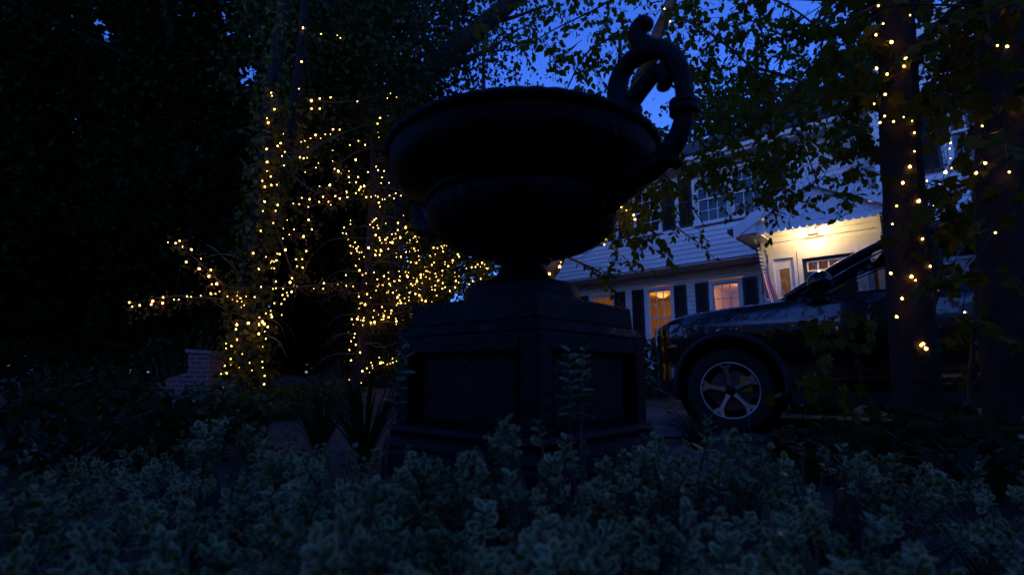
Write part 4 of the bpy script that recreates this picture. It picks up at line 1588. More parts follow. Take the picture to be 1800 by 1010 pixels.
# ================================================================== trees
def spline(pts, n=5):
    P = [pts[0]] + list(pts) + [pts[-1]]
    out = []
    for i in range(1, len(P) - 2):
        p0, p1, p2, p3 = P[i - 1], P[i], P[i + 1], P[i + 2]
        for k in range(n):
            t = k / n
            out.append(.5 * ((2 * p1) + (p2 - p0) * t + (2 * p0 - 5 * p1 + 4 * p2 - p3) * t * t + (3 * p1 - p0 - 3 * p2 + p3) * t ** 3))
    out.append(pts[-1])
    return out


def limb(mb, pts, r0, r1, n=8, sub_=4, wob=.06, flare=0):
    sp = spline(pts, sub_)
    m_ = len(sp)
    rad = [r0 + (r1 - r0) * i / (m_ - 1) for i in range(m_)]
    if flare:
        for i in range(min(4, m_)):
            rad[i] *= 1 + flare * (1 - i / 4)
    mb.tube(sp, rad, n, wob=wob)
    return sp


def tpath(pxs, Y, g0=True):
    """trunk path from picture directions at a given distance; the first point goes to the ground"""
    P = [at(x, y, Y) for x, y in pxs]
    if g0:
        P[0].z = ground_z(P[0].x, P[0].y) - .08
    return P


def random_branch(mb, start, d, length, r, levels, tips, curl=.35, up=.1):
    pts = [start]
    dd = d.normalized()
    n = 5
    for i in range(n):
        dd = (dd + Vector((J(curl), J(curl), J(curl) + up)) * .5).normalized()
        pts.append(pts[-1] + dd * (length / n))
    limb(mb, pts, r, r * .35, 6, 2, .04)
    for i in range(2, n + 1):
        tips.append((pts[i], dd.copy()))
        if levels > 0:
            for _ in range(1 if i < n else 2):
                nd = (dd + Vector((J(1), J(1), J(.8)))).normalized()
                random_branch(mb, pts[i], nd, length * .6, r * .45, levels - 1, tips, curl, up)


def scatter(tips, per, spread, down=.4):
    """leaf positions round branch tips, tip directions and normals"""
    C = np.array([t[0] for t in tips])
    P = np.repeat(C, per, 0) + rnd(len(C) * per, spread)
    Yd = rnd(len(P)) + np.array([0, 0, -down])
    return P, Yd, rnd(len(P))


def px_cloud(n, ells, d0, d1, clump=0, spread=.25):
    """points in a volume: ellipses of directions (cx, cy, rx, ry, weight) at depths d0..d1, optionally clumped"""
    w = np.array([e[4] for e in ells], float)
    m_ = max(1, n // clump) if clump else n
    k = RNG.choice(len(ells), m_, p=w / w.sum())
    E = np.array([e[:4] for e in ells])[k]
    r = np.sqrt(RNG.uniform(0, 1, m_))
    t = RNG.uniform(0, 2 * math.pi, m_)
    P = at_np(E[:, 0] + E[:, 2] * r * np.cos(t), E[:, 1] + E[:, 3] * r * np.sin(t), RNG.uniform(d0, d1, m_))
    if clump:
        P = np.repeat(P, clump, 0)
        P = P + rnd(len(P), 1.0) * spread
    return P


def carve(P, holes):
    px, py, d = project(P)
    ok = np.ones(len(P), bool)
    for cx, cy, rx, ry in holes:
        ok &= (((px - cx) / rx) ** 2 + ((py - cy) / ry) ** 2 > RNG.uniform(.5, 1.1, len(P))) | (RNG.uniform(0, 1, len(P)) < .05)
    return P[ok]


GAPS0 = [(434, 130, 24, 26), (510, 80, 6, 5), (405, 60, 12, 10)]
# ---------- ivy-clad tree at left
ta = empty('ivy_tree', at(432, 712, TA_Y), 'tall tree trunk clad in ivy and wound with lights, left of the urn', 'tree')
mb = MB()
pa = tpath([(432, 715), (434, 640), (438, 560), (442, 480), (455, 390), (465, 300), (474, 200), (488, 90), (505, -30), (520, -180), (525, -330)], TA_Y)
spa = limb(mb, pa, .17, .09, 12, 4, .05, .5)
sps = limb(mb, [at(446, 470, TA_Y + .1), at(480, 380, 8.4), at(505, 290, 8.6), at(518, 190, 8.6), at(530, 90, 8.6), at(537, -20, 8.6), at(545, -200, 8.6)], .11, .07, 10)
trunk = mb.build('trunk', M_BARKD, ta, True)
mb = MB()
for pts in ([(440, 515, 7.9), (395, 500, 7.8), (350, 460, 7.7), (312, 425, 7.7)], [(425, 520, 7.9), (370, 525, 7.8), (300, 520, 7.75), (225, 535, 7.7)],
            [(440, 515, 8), (420, 480, 7.9), (380, 440, 7.9), (362, 430, 7.9)], [(440, 560, 7.9), (400, 545, 7.8), (360, 520, 7.9)],
            [(450, 470, 7.9), (400, 447, 7.9), (360, 452, 7.9)], [(455, 505, 8), (520, 505, 8.3), (600, 498, 8.6), (690, 500, 9)],
            [(470, 320, 8), (440, 300, 7.9), (420, 275, 7.9)], [(480, 300, 8), (530, 270, 8.3), (590, 240, 8.6), (650, 215, 9)],
            [(470, 590, 8), (490, 600, 7.9), (505, 630, 7.9)], [(500, 270, 8.5), (470, 262, 8.2), (440, 250, 8)], [(520, 170, 8.6), (600, 180, 8.8), (700, 160, 9.4)],
            [(470, 365, 8.1), (500, 440, 8.1), (520, 500, 8.2)], [(505, 300, 8.5), (560, 340, 8.7), (640, 350, 9.2)]):
    lm = MB()
    limb(lm, [at(*p) for p in pts], .022, .006, 5, 5, .1)
    lm.build('limb', M_TWIG, ta, True)
for k in range(26):
    q = random.choice(spa[4:])
    th = random.uniform(0, 6.28)
    p0 = q + Vector((math.cos(th) * .14, math.sin(th) * .14, 0))
    d = Vector((math.cos(th), math.sin(th) * .6, J(.6)))
    limb(mb, [p0, p0 + d * .25, p0 + d * .5 + Vector((0, 0, -.1)), p0 + d * .62 + Vector((0, 0, -.3))], .008, .003, 4, 3)
mb.build('twigs', M_TWIG, ta, True)['kind'] = 'stuff'
n = 3400
both = spa[:int(len(spa) * .62)] * 2 + spa[:-6] + sps[2:int(len(sps) * .55)]
i = RNG.integers(0, len(both), n)
A = np.array([tuple(q) for q in both])[i]
th = RNG.uniform(0, 2 * math.pi, n)
hgt = A[:, 2]
rr = RNG.uniform(.12, .38, n) * np.interp(hgt, [0, 2, 4, 7], [1.25, 1.05, .85, .7])
P = A + np.stack([np.cos(th) * rr, np.sin(th) * rr, RNG.uniform(-.15, .15, n)], 1)
out = np.stack([np.cos(th), np.sin(th), np.full(n, .35)], 1)
foliage(ta, T_IVY, L_IVY, P, rnd(n, .5) + np.array([0, 0, -1.0]), out + rnd(n, .5), RNG.uniform(.05, .105, n), 300, crown='ivy', key='ivy_leaf', leafname='ivy_leaf')
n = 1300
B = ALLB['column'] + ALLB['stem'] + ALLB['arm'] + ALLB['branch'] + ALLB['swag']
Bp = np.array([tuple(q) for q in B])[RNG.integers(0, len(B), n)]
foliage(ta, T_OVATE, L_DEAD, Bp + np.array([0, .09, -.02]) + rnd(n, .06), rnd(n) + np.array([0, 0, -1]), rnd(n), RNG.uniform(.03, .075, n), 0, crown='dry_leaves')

P = px_cloud(7000, [(560, 60, 130, 110, 3), (630, 150, 110, 90, 3), (480, 70, 90, 120, 2), (660, 30, 90, 90, 2), (540, 220, 80, 60, 1.2), (560, -120, 160, 90, 2)], 8.9, 10.2, 14, .2)
P = carve(P, GAPS0)
n = len(P)
foliage(ta, T_OVATE, L_OAK, P, rnd(n) + np.array([0, 0, -.8]), rnd(n), RNG.uniform(.09, .16, n), 0)
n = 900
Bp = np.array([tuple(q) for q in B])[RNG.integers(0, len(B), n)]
foliage(ta, T_IVY, L_IVY, Bp + behind(n), rnd(n) + np.array([0, 0, -1]), rnd(n), RNG.uniform(.04, .09, n), 0, crown='glow_tint_leaves')  # leaves added behind the bulbs, their pale tone standing in for glow

# ---------- conifer with the densest lights
tb = empty('conifer_tree', at(629, 690, TB_Y), 'thin-trunked conifer with drooping branches covered in lights beside the urn', 'tree')
mb = MB()
pb = tpath([(629, 690), (634, 640), (640, 570), (645, 500), (650, 420), (655, 330), (655, 230), (650, 120), (648, 0), (645, -140)], TB_Y)
spb = limb(mb, pb, .105, .03, 10, 4, .05, .3)
mb.build('trunk', M_BARK, tb, True)
mb = MB()
tips = []
for pts in ([(640, 575, 9.8), (665, 562, 9.6), (690, 553, 9.5), (720, 545, 9.4)], [(636, 650, 9.8), (660, 642, 9.6), (690, 635, 9.5), (720, 625, 9.5)],
            [(650, 470, 9.8), (680, 450, 9.9), (720, 425, 10.2), (740, 410, 10.4)], [(650, 510, 9.8), (690, 505, 10), (740, 510, 10.6), (800, 480, 11)],
            [(640, 520, 9.8), (610, 500, 9.6), (570, 497, 9.3)], [(655, 350, 9.8), (690, 345, 9.9), (715, 340, 10)], [(655, 260, 9.8), (620, 270, 9.6), (585, 300, 9.4)],
            [(652, 200, 9.8), (690, 180, 9.9), (720, 160, 10)], [(640, 600, 9.8), (670, 610, 9.7), (700, 600, 9.7)], [(632, 660, 9.8), (600, 670, 9.6), (560, 700, 9.4)]):
    lm = MB()
    L = limb(lm, [at(*p) for p in pts], .022, .006, 5, 4, .1)
    lm.build('limb', M_TWIG, tb, True)
    tips += [(q, Vector((0, 0, -1))) for q in L[3:]]
for k in range(70):
    q = random.choice(spb[3:])
    th = random.uniform(0, 6.28)
    Ln = random.uniform(.5, 1.5)
    d = Vector((math.cos(th), math.sin(th) * .7 + .2, .05))
    L = limb(mb, [q, q + d * Ln * .4, q + d * Ln * .75 + Vector((0, 0, -.08)), q + d * Ln + Vector((0, 0, -.3))], .014, .004, 4, 3)
    tips += [(w_, d) for w_ in L[3:]]
mb.build('twigs', M_TWIG, tb, True)['kind'] = 'stuff'
P, Yd, Nd = scatter(tips, 9, .13, 1.4)
P[:, 1] += .42
foliage(tb, T_NEEDLE, L_DARK, P, Yd, Nd, RNG.uniform(.10, .24, len(P)), 0, crown='needles')
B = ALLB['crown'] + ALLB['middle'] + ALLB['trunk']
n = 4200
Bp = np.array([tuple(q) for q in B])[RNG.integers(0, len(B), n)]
foliage(tb, T_NEEDLE, L_IVY, Bp + behind(n), rnd(n) + np.array([0, 0, -1.2]), rnd(n), RNG.uniform(.07, .17, n), 0, crown='glow_tint_needles')  # paler copy of the needles round bulbs, glow put into the colour

# ---------- holly behind the urn's left
th_ = empty('holly_tree', at(800, 640, 12.2), 'bushy holly sparkling with tiny lights left of the urn stem', 'tree')
mb = MB()
hb_ = at(800, 640, 12.2)
hb_.z = ground_z(hb_.x, hb_.y) - .05
tips = []
limb(mb, [hb_, at(795, 580, 12.2), at(785, 520, 12.2), at(770, 440, 12.2), at(760, 370, 12.2)], .09, .03, 8)
for k in range(16):
    random_branch(mb, at(random.uniform(770, 800), random.uniform(430, 590), 12.2), Vector((J(1), J(.6), random.uniform(0, .8))), random.uniform(.6, 1.1), .03, 1, tips)
mb.build('trunk', M_BARK, th_, True)
P, Yd, Nd = scatter(tips, 12, .22, .3)
P[:, 1] += .3
foliage(th_, T_OVATE, L_OAK, P, Yd, Nd, RNG.uniform(.06, .11, len(P)), 0)
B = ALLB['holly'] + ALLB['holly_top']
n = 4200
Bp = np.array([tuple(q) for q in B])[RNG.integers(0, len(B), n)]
foliage(th_, T_OVATE, L_IVY, Bp + behind(n), rnd(n), rnd(n), RNG.uniform(.05, .10, n), 0, crown='glow_tint_leaves')  # paler than the holly crown: bulb glow put into the colour

# ---------- oak with the big slanting limb
to = empty('oak_tree', at(668, 660, 11.5), 'old oak with one thick dark limb slanting up right over the urn', 'tree')
mb = MB()
OY = 10.5
limb(mb, tpath([(672, 660), (675, 520), (680, 380), (692, 270), (715, 190), (745, 140), (790, 95), (840, 52), (900, 2), (980, -70), (1060, -140)], OY), .40, .13, 14, 5, .05, .5)
for pts, r0 in (([(735, 160), (775, 122), (830, 100), (868, 84)], .12), ([(768, 118), (745, 62), (727, 45), (722, 20), (700, -40)], .085), ([(800, 95), (840, 70), (870, 40), (905, 30), (960, 10)], .08),
                ([(690, 280), (640, 180), (600, 80), (570, -40), (540, -200)], .2), ([(800, 85), (800, 30), (780, -20), (770, -100)], .07), ([(727, 45), (745, 20), (790, 0)], .03),
                ([(868, 84), (905, 55), (945, 40)], .03), ([(860, 92), (900, 85), (920, 72)], .02)):
    limb(mb, [at(x, y, OY + .1) for x, y in pts], r0, r0 * .35, 8, 4)
mb.build('trunk', M_BARKD, to, True)


P = px_cloud(6800, [(770, 60, 150, 90, 3), (880, 90, 110, 60, 3), (700, 100, 90, 120, 3), (820, 20, 160, 60, 3), (960, 0, 100, 60, 1), (760, 150, 90, 30, 2), (640, -60, 200, 100, 4), (850, -120, 200, 90, 3)], 9.5, 13, 18, .22)
P = carve(P, [(750, 25, 22, 18), (930, 110, 40, 30), (985, 60, 40, 40), (700, 50, 14, 18), (820, 55, 14, 10)])
n = len(P)
foliage(to, T_OVATE, L_OAK, P, rnd(n) + np.array([0, 0, -.5]), rnd(n), RNG.uniform(.07, .13, n))

# ---------- dark wood at left, tree by tree
GAPS = [(20, 12, 12, 7), (170, 40, 20, 12), (190, 60, 14, 14), (207, 95, 11, 9), (305, 38, 12, 24), (120, 30, 14, 8), (400, 25, 18, 12), (405, 60, 12, 10), (434, 130, 24, 26), (510, 80, 6, 5), (20, 642, 11, 16)]
wood = [(-330, 14.0, 'broad dark tree beyond the left edge of the wood'), (-60, 12.5, 'dark leafy tree at the left edge of the picture'), (150, 13.5, 'dark leafy tree with small sky gaps, second from the left edge'),
        (330, 12.4, 'dense dark tree above the brick wall at left'), (500, 13.6, 'dense dark tree behind the ivy-clad trunk'), (650, 15.0, 'dark tree behind the light-strung conifer')]
for kx, (cx, Y, lab) in enumerate(wood):
    root = empty('woodland_tree', at(cx, 660, Y), lab, 'tree', 'dark trees of the wood at left')
    mb = MB()
    b0 = at(cx, 660, Y)
    b0.z = ground_z(b0.x, b0.y) - .1
    x1 = cx + random.uniform(-25, 25)
    limb(mb, [b0, at(cx + J(10), 450, Y), at(x1, 230, Y), at(x1 + J(30), 0, Y), at(x1 + J(30), -300, Y)], .26, .12, 10, 5, .06, .5)
    for q in range(14):
        yy = random.uniform(-150, 480)
        s_ = at(np.interp(yy, [0, 660], [x1, cx]), yy, Y)
        random_branch(mb, s_, Vector((J(1), J(.7), .25)), random.uniform(1.2, 2.4), .07, 0, [], .3)
    mb.build('trunk', M_BARKD, root, True)
    P = px_cloud(38000, [(cx, 40, 175, 150, 4), (cx, 240, 165, 130, 4.4), (cx, 420, 160, 120, 4.4), (cx, 580, 160, 70, 2.4), (cx, -180, 190, 120, 2.6)], Y - .9, Y + 1.8, 22, .32)
    P = carve(P, GAPS)
    P = P[P[:, 2] > .3]
    n = len(P)
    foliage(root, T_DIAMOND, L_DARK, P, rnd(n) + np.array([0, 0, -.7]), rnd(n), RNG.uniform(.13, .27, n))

# ---------- unseen row of low trees added behind the camera to darken the car
for bx, by, lab in ((-9.5, -5.0, 'unseen low street tree added behind the viewer to block sky, far to the left'), (-3.4, -6.2, 'unseen low street tree added behind the viewer to block sky, left of centre'), (2.8, -6.4, 'unseen low street tree added behind the viewer to block sky, right of centre'), (8.8, -5.2, 'unseen low street tree added behind the viewer to block sky, far to the right')):
    root = empty('sky_block_tree', (bx, by, 0), lab, 'tree', 'unseen street trees added behind the viewer to block sky')
    mb = MB()
    limb(mb, [Vector((bx, by, -.1)), Vector((bx + .1, by, 1.2)), Vector((bx + .2, by + .1, 2.6)), Vector((bx + .1, by + .2, 4.2))], .2, .05, 10, 5, .06, .5)
    mb.build('trunk', M_BARKD, root, True)
    n = 460
    d = unit(rnd(n)) * RNG.uniform(.3, 1, (n, 1)) ** .5
    C_ = np.stack([bx + d[:, 0] * 3.6, by + d[:, 1] * 1.6, 2.8 + d[:, 2] * 2.8], 1)
    P = np.repeat(C_, 30, 0)
    P = P + rnd(len(P), .3)
    n = len(P)
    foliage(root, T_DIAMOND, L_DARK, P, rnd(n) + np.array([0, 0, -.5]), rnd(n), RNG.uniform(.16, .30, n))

# ---------- unseen tree added outside the left edge to shade the left bed
root = empty('woodland_tree', (-6.2, 1.2, 0), 'unseen tree added just outside the left edge, its crown shading the left bed', 'tree', 'dark trees of the wood at left')
mb = MB()
limb(mb, [Vector((-6.2, 1.2, -.1)), Vector((-6, 1.2, 2)), Vector((-5.2, 1.3, 4)), Vector((-4, 1.6, 6))], .3, .12, 10, 5, .06, .5)
mb.build('trunk', M_BARKD, root, True)
n = 150
C_ = np.stack([RNG.uniform(-7, -.6, n), RNG.uniform(-1.5, 5.5, n), RNG.uniform(2.4, 6.5, n)], 1)
C_ = C_[C_[:, 2] > 1.5 + .9 * np.maximum(C_[:, 1], 0)]
P = np.repeat(C_, 34, 0)
P = P + rnd(len(P), .3)
P = P[P[:, 2] > .9 + .9 * np.maximum(P[:, 1], 0)]
n = len(P)
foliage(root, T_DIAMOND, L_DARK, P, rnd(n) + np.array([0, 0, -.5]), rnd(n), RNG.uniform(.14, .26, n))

# ---------- trees beyond the house roof
for cx, Y, lab in ((1090, 26, 'round tree crown rising left of the house roof'), (1330, 24, 'dark tree crown rising behind the middle of the roof'), (1490, 27, 'tall dark tree behind the right end of the house'), (850, 30, 'far tree crown low behind the holly lights left of the urn stem')):
    root = empty('background_tree', at(cx, 640, Y), lab, 'tree', 'trees far behind the house')
    mb = MB()
    b0 = at(cx, 640, Y)
    b0.z = .4
    limb(mb, [b0, at(cx, 400, Y), at(cx, 200, Y), at(cx, 60, Y)], .3, .08, 8)
    mb.build('trunk', M_BARKD, root, True)
    top = 330 if cx < 1000 else (235 if cx < 1200 else (165 if cx < 1400 else 105))
    P = px_cloud(5200, [(cx, top + 90, 120, 100, 3), (cx - 40, top + 40, 60, 50, 1), (cx + 45, top + 30, 60, 50, 1), (cx, top + 200, 110, 80, 2)], Y - 2, Y + 2, 16, .45)
    n = len(P)
    foliage(root, T_DIAMOND, L_OAK, P, rnd(n), rnd(n), RNG.uniform(.22, .42, n))

# ---------- far-off wood all round, one mass on the horizon
n = 26000
C_ = RNG.uniform(0, 2 * math.pi, n // 12)
rr = RNG.uniform(38, 50, n // 12)
hh = 5.5 + 2.5 * np.sin(C_ * 7) + 1.5 * np.sin(C_ * 17 + 1)
P = np.stack([rr * np.sin(C_), rr * np.cos(C_), hh * RNG.uniform(0, 1, n // 12) ** .8], 1)
P = np.repeat(P, 12, 0)
P = P + rnd(len(P), .8)
P = P[P[:, 2] > .3]
n = len(P)
X, Y, Z = frames(rnd(n), rnd(n))
V, Tr = leaf_arrays(T_DIAMOND, P, X, Y, Z, RNG.uniform(.7, 1.5, n))
tag(fast_mesh('far_wood', V, Tr, L_DARK), 'dark mass of far-off woodland along the horizon', 'wood', kind='stuff')

# ---------- birch behind the urn: stem and leaf sprays
te = empty('birch_tree', at(932, 668, TE_Y), 'slender birch with peeling bark and yellow-green leaves leaning right behind the urn', 'tree')
mb = MB()
pe = tpath([(932, 668), (955, 520), (974, 465), (1010, 390), (1062, 280), (1112, 170), (1150, 75), (1185, -12), (1215, -120), (1240, -260)], TE_Y)
spe = limb(mb, pe, .075, .05, 12, 4, .06, .3)
mb.build('trunk', M_BIRCH, te, True)
mb = MB()
LP, LY, LN, LS = [], [], [], []


def spray(p0, d, length, nl, size, r=.003):
    """a twig with alternate leaves"""
    d = d.normalized()
    pts = [p0]
    dd = d
    for k in range(4):
        dd = (dd + Vector((J(.25), J(.25), J(.2) - .10))).normalized()
        pts.append(pts[-1] + dd * (length / 4))
    mb.tube(pts, [r, r * .8, r * .7, r * .6, r * .4], 4, cap=False)
    for k in range(nl):
        t = (k + .6) / nl * 4
        i0 = min(3, int(t))
        q = pts[i0].lerp(pts[i0 + 1], t - i0)
        side = Vector((J(1), J(1), J(.6) - .55))
        LP.append(q + side.normalized() * .012)
        LY.append(side + dd * .5)
        LN.append(Vector((J(1), J(1), J(1) + .5)))
        LS.append(size * random.uniform(.65, 1.15))


branches = [[(1185, -10, 4.5), (1120, -20, 4.3), (1040, 20, 4.2), (960, 60, 4.2), (905, 100, 4.3)], [(1150, 75, 4.5), (1100, 60, 4.3), (1035, 90, 4.2), (1000, 150, 4.2), (985, 190, 4.2)],
            [(1170, 20, 4.5), (1250, 60, 4.2), (1330, 130, 4.1), (1400, 230, 4.0), (1440, 330, 4.0)], [(1130, 120, 4.5), (1210, 170, 4.3), (1280, 230, 4.2), (1330, 300, 4.2), (1370, 400, 4.2)],
            [(1185, -12, 4.5), (1290, -20, 4.2), (1400, 20, 4.0), (1480, 100, 4.0), (1530, 200, 4.0)], [(1090, 220, 4.5), (1150, 290, 4.4), (1200, 340, 4.4), (1240, 400, 4.4)],
            [(1050, 310, 4.5), (1090, 350, 4.4), (1110, 400, 4.4), (1130, 445, 4.4)], [(985, 445, 4.5), (1020, 462, 4.4), (1050, 475, 4.4), (1063, 490, 4.4)],
            [(1060, 290, 4.5), (1140, 330, 4.4), (1180, 390, 4.4), (1225, 425, 4.4)], [(1200, -60, 4.5), (1080, -60, 4.0), (980, -20, 3.8), (900, 10, 3.8)],
            [(1330, 120, 4.2), (1420, 150, 4.0), (1500, 230, 3.9), (1540, 270, 3.9)],
            [(1040, 320, 4.5), (1065, 400, 4.4), (1085, 440, 4.4), (1078, 465, 4.4)]]
bt = []
for b in branches:
    lm = MB()
    L = limb(lm, [at(*p) for p in b], .014, .004, 6, 6, .05)
    lm.build('limb', M_TWIG, te, True)
    bt += L[4:]
    for q in L[5::2]:
        spray(q, Vector((J(1), J(.7), -.25 + J(.4))), random.uniform(.18, .38), 9, .062)
ells = [(930, 60, 100, 70, 1.5), (1020, 40, 90, 60, 3.0), (1090, 90, 80, 70, 3.6), (1040, 130, 60, 30, 1.6), (1160, 40, 90, 70, 3.6), (1250, 60, 90, 80, 4.4), (1260, 170, 70, 80, 5.4), (1330, 80, 100, 90, 5.6),
        (1180, 290, 90, 50, 3.6), (1130, 350, 70, 40, 3.4), (1290, 290, 100, 60, 5.0), (1400, 220, 90, 80, 5.8), (1420, 90, 90, 90, 5.6), (1480, 300, 80, 60, 4.6), (1240, 340, 90, 30, 3.4), (1330, 340, 60, 25, 1.6),
        (960, -60, 120, 50, 2), (1150, -90, 200, 70, 4), (1400, -90, 200, 80, 4), (1120, 405, 50, 25, 1.2), (1530, 180, 60, 120, 3.4), (1400, 340, 70, 25, 1.2)]
C_ = px_cloud(680, ells, 3.7, 5.0)
C_ = carve(C_, [(985, 55, 26, 22), (960, 105, 45, 22), (1205, 245, 28, 16), (1240, 20, 20, 14), (940, 30, 18, 16), (1320, 15, 22, 10), (1350, 190, 14, 16), (1440, 70, 20, 12), (1430, 430, 125, 80), (1210, 480, 150, 60), (1590, 250, 55, 330), (1245, 345, 95, 42), (1160, 375, 40, 28), (1440, 280, 60, 26), (1130, 150, 14, 12), (1290, 120, 14, 12), (1230, 90, 12, 12), (1250, 160, 12, 10)])
for q in C_:
    spray(Vector(q), Vector((J(1), J(.8), -.35 + J(.5))), random.uniform(.18, .40), random.randint(7, 12), random.uniform(.052, .080))
mb.build('twigs', M_TWIG, te, True)['kind'] = 'stuff'
foliage(te, T_OVATE, L_BIRCH, [tuple(q) for q in LP], [tuple(q) for q in LY], [tuple(q) for q in LN], LS, 300, key='birch_leaf')

# ---------- the two trunks at right
for nm, pxs, Y, r0, lab, ells, ncl, key_ in (
        ('maple_tree', [(1622, 830), (1612, 700), (1602, 560), (1592, 400), (1583, 250), (1577, 100), (1571, -40), (1566, -200), (1560, -420)], TC_Y, .115, 'bare trunk wound with large lights in front of the car, leafy overhead',
         [(1560, 60, 90, 90, 3), (1660, 90, 80, 100, 4.2), (1640, 240, 70, 100, 3.4), (1500, 60, 80, 90, 2.4), (1600, -120, 250, 100, 5), (1530, 220, 60, 80, 2), (1660, 360, 60, 50, 2.2), (1490, 560, 70, 25, .9), (1480, 660, 50, 18, .5), (1480, 395, 50, 22, .5)], 330, 'maple_leaf'),
        ('sweetgum_tree', [(1800, 860), (1786, 700), (1775, 540), (1766, 400), (1762, 250), (1764, 80), (1770, -100), (1778, -300)], TD_Y, .115, 'dark trunk with a few large lights at the right edge of the picture',
         [(1720, 60, 90, 90, 4), (1780, 200, 80, 130, 4), (1690, 170, 50, 120, 3), (1700, 330, 60, 50, 2), (1850, 100, 120, 200, 4), (1740, -140, 220, 100, 4), (1620, 470, 40, 30, .4), (1690, 470, 60, 30, 1.4), (1760, 560, 80, 60, 1.6)], 300, 'sweetgum_leaf')):
    root = empty(nm, at(pxs[0][0], pxs[0][1], Y), lab, 'tree')
    mb = MB()
    P_ = tpath(pxs, Y)
    sp = limb(mb, P_, r0 * 1.15, r0 * .85, 14, 6, .05, .35)
    mb.build('trunk', M_BARK, root, True)
    mb = MB()
    LP, LY, LN, LS = [], [], [], []
    for k in range(9):
        q = sp[random.randint(int(len(sp) * .66), len(sp) - 4)]
        L = limb(mb, [q, q + Vector((J(.5), J(.4), .15)), q + Vector((J(1.1), J(.8), .25 + J(.2))), q + Vector((J(1.6), J(1), .2 + J(.4)))], .012, .004, 6, 4)
        for w_ in L[6:]:
            spray(w_, Vector((J(1), J(.7), -.2)), .3, 5, .085)
    # unseen sprays added above the camera to shade the foreground
    C_ = list(carve(px_cloud(ncl, ells, Y - .35, Y + 1.3), [(1430, 430, 125, 80), (1665, 250, 24, 90), (1590, 250, 52, 330), (1608, 620, 50, 200), (1640, 480, 40, 60), (1755, 250, 40, 210)]))
    over = [np.array((random.uniform(-1.5, 5.5), random.uniform(-2.5, 3.0), random.uniform(3.6, 6.5))) for _ in range(40)]
    for q in C_ + over:
        spray(Vector(q), Vector((J(1), J(.8), -.3 + J(.5))), random.uniform(.2, .42), random.randint(5, 8), random.uniform(.065, .10))
    mb.build('twigs', M_TWIG, root, True)['kind'] = 'stuff'
    foliage(root, T_MAPLE, L_MAPLE, [tuple(q) for q in LP], [tuple(q) for q in LY], [tuple(q) for q in LN], LS, 300, key=key_)

# thin vine stem by the right trunk
sap = empty('vine_stem', at(1704, 800, 2.9), 'thin lit brown vine stem rising beside the right-hand trunk', 'vine')
mb = MB()
limb(mb, tpath([(1704, 830), (1705, 720), (1708, 640), (1714, 570), (1716, 500), (1722, 430), (1735, 340), (1745, 250)], 2.9), .016, .009, 7, 5, .15)
mb.build('stem', M_TWIG, sap, True)
n = 46
P = np.array([tuple(at(1705 + J(30), random.uniform(560, 800), 2.9 + J(.12))) for _ in range(n)])
foliage(sap, T_IVY, L_IVY, P, rnd(n) + np.array([0, 0, -.7]), rnd(n), RNG.uniform(.05, .09, n), 60, key='vine_leaf')

# ================================================================== brick walls, slab
bw = empty('brick_wall', at(300, 702, 8.6), 'weathered brick garden wall ending in a taller pier, under vines at left', 'wall')
BY = 8.6
q = lambda x, y, dy: at(x, y, BY) + Vector((0, dy, 0))
mb = MB()
mb.prism([(200, 716), (333, 712), (333, 652), (300, 662), (262, 678), (225, 694), (200, 702)], lambda x, y: q(x, y, .05), lambda x, y: q(x, y, .30))
mb.build('wall_panel', M_BRICK, bw)
mb = MB()
mb.prism([(330, 716), (368, 716), (369, 622), (331, 619)], lambda x, y: q(x, y, 0), lambda x, y: q(x, y, .36))
mb.build('pier', M_BRICK, bw)
mb = MB()
mb.prism([(328, 619), (371, 622), (371, 616), (328, 613)], lambda x, y: q(x, y, -.04), lambda x, y: q(x, y, .40))
mb.build('coping', M_SLAB, bw)
bp_ = empty('brick_pier', at(580, 690, 13.6), 'dim square brick pier behind the lights, left of the conifer trunk', 'pier')
mb = MB()
mb.prism([(562, 700), (600, 700), (600, 588), (562, 588)], lambda x, y: at(x, y, 13.6), lambda x, y: at(x, y, 13.6) + Vector((0, .45, 0)))
mb.build('shaft', M_BRICK, bp_)
mb = MB()
mb.prism([(559, 589), (603, 589), (603, 581), (559, 581)], lambda x, y: at(x, y, 13.6) + Vector((0, -.04, 0)), lambda x, y: at(x, y, 13.6) + Vector((0, .5, 0)))
mb.build('cap', M_SLAB, bp_)
sl = at(325, 706, 7.6)
mb = MB()
mb.box(sl.x - .33, sl.x + .27, 7.35, 7.9, ground_z(sl.x, 7.6) - .03, sl.z + .03)
tag(mb.build('stone_slab', M_SLAB, None, False, .015), 'low pale stone slab lying before the brick pier', 'slab')

# ================================================================== far neighbour house, only its lit window shows
nh = empty('neighbour_house', at(-20, 660, 24), 'distant house with one dim orange window at far left', 'house')
mb = MB()
a_ = at(20, 642, 24)
mb.box(a_.x - 3, a_.x + 2.2, 24.05, 28, .3, 3.6)
mb.build('wall', M_SIDING, nh)
mb = MB()
mb.prism([(-3.3, 3.6), (2.5, 3.6), (-.4, 5.2)], lambda x, z: Vector((a_.x + x, 23.8, z)), lambda x, z: Vector((a_.x + x, 28.2, z)))
mb.build('roof', M_ROOF, nh)
mb = MB()
mb.box(a_.x - .2, a_.x + .2, 24.0, 24.04, a_.z - .35, a_.z + .35)
mb.build('window', emit_mat('dim_orange_window', (1.0, .42, .10), .16), nh)

# ================================================================== shrubs and ground plants


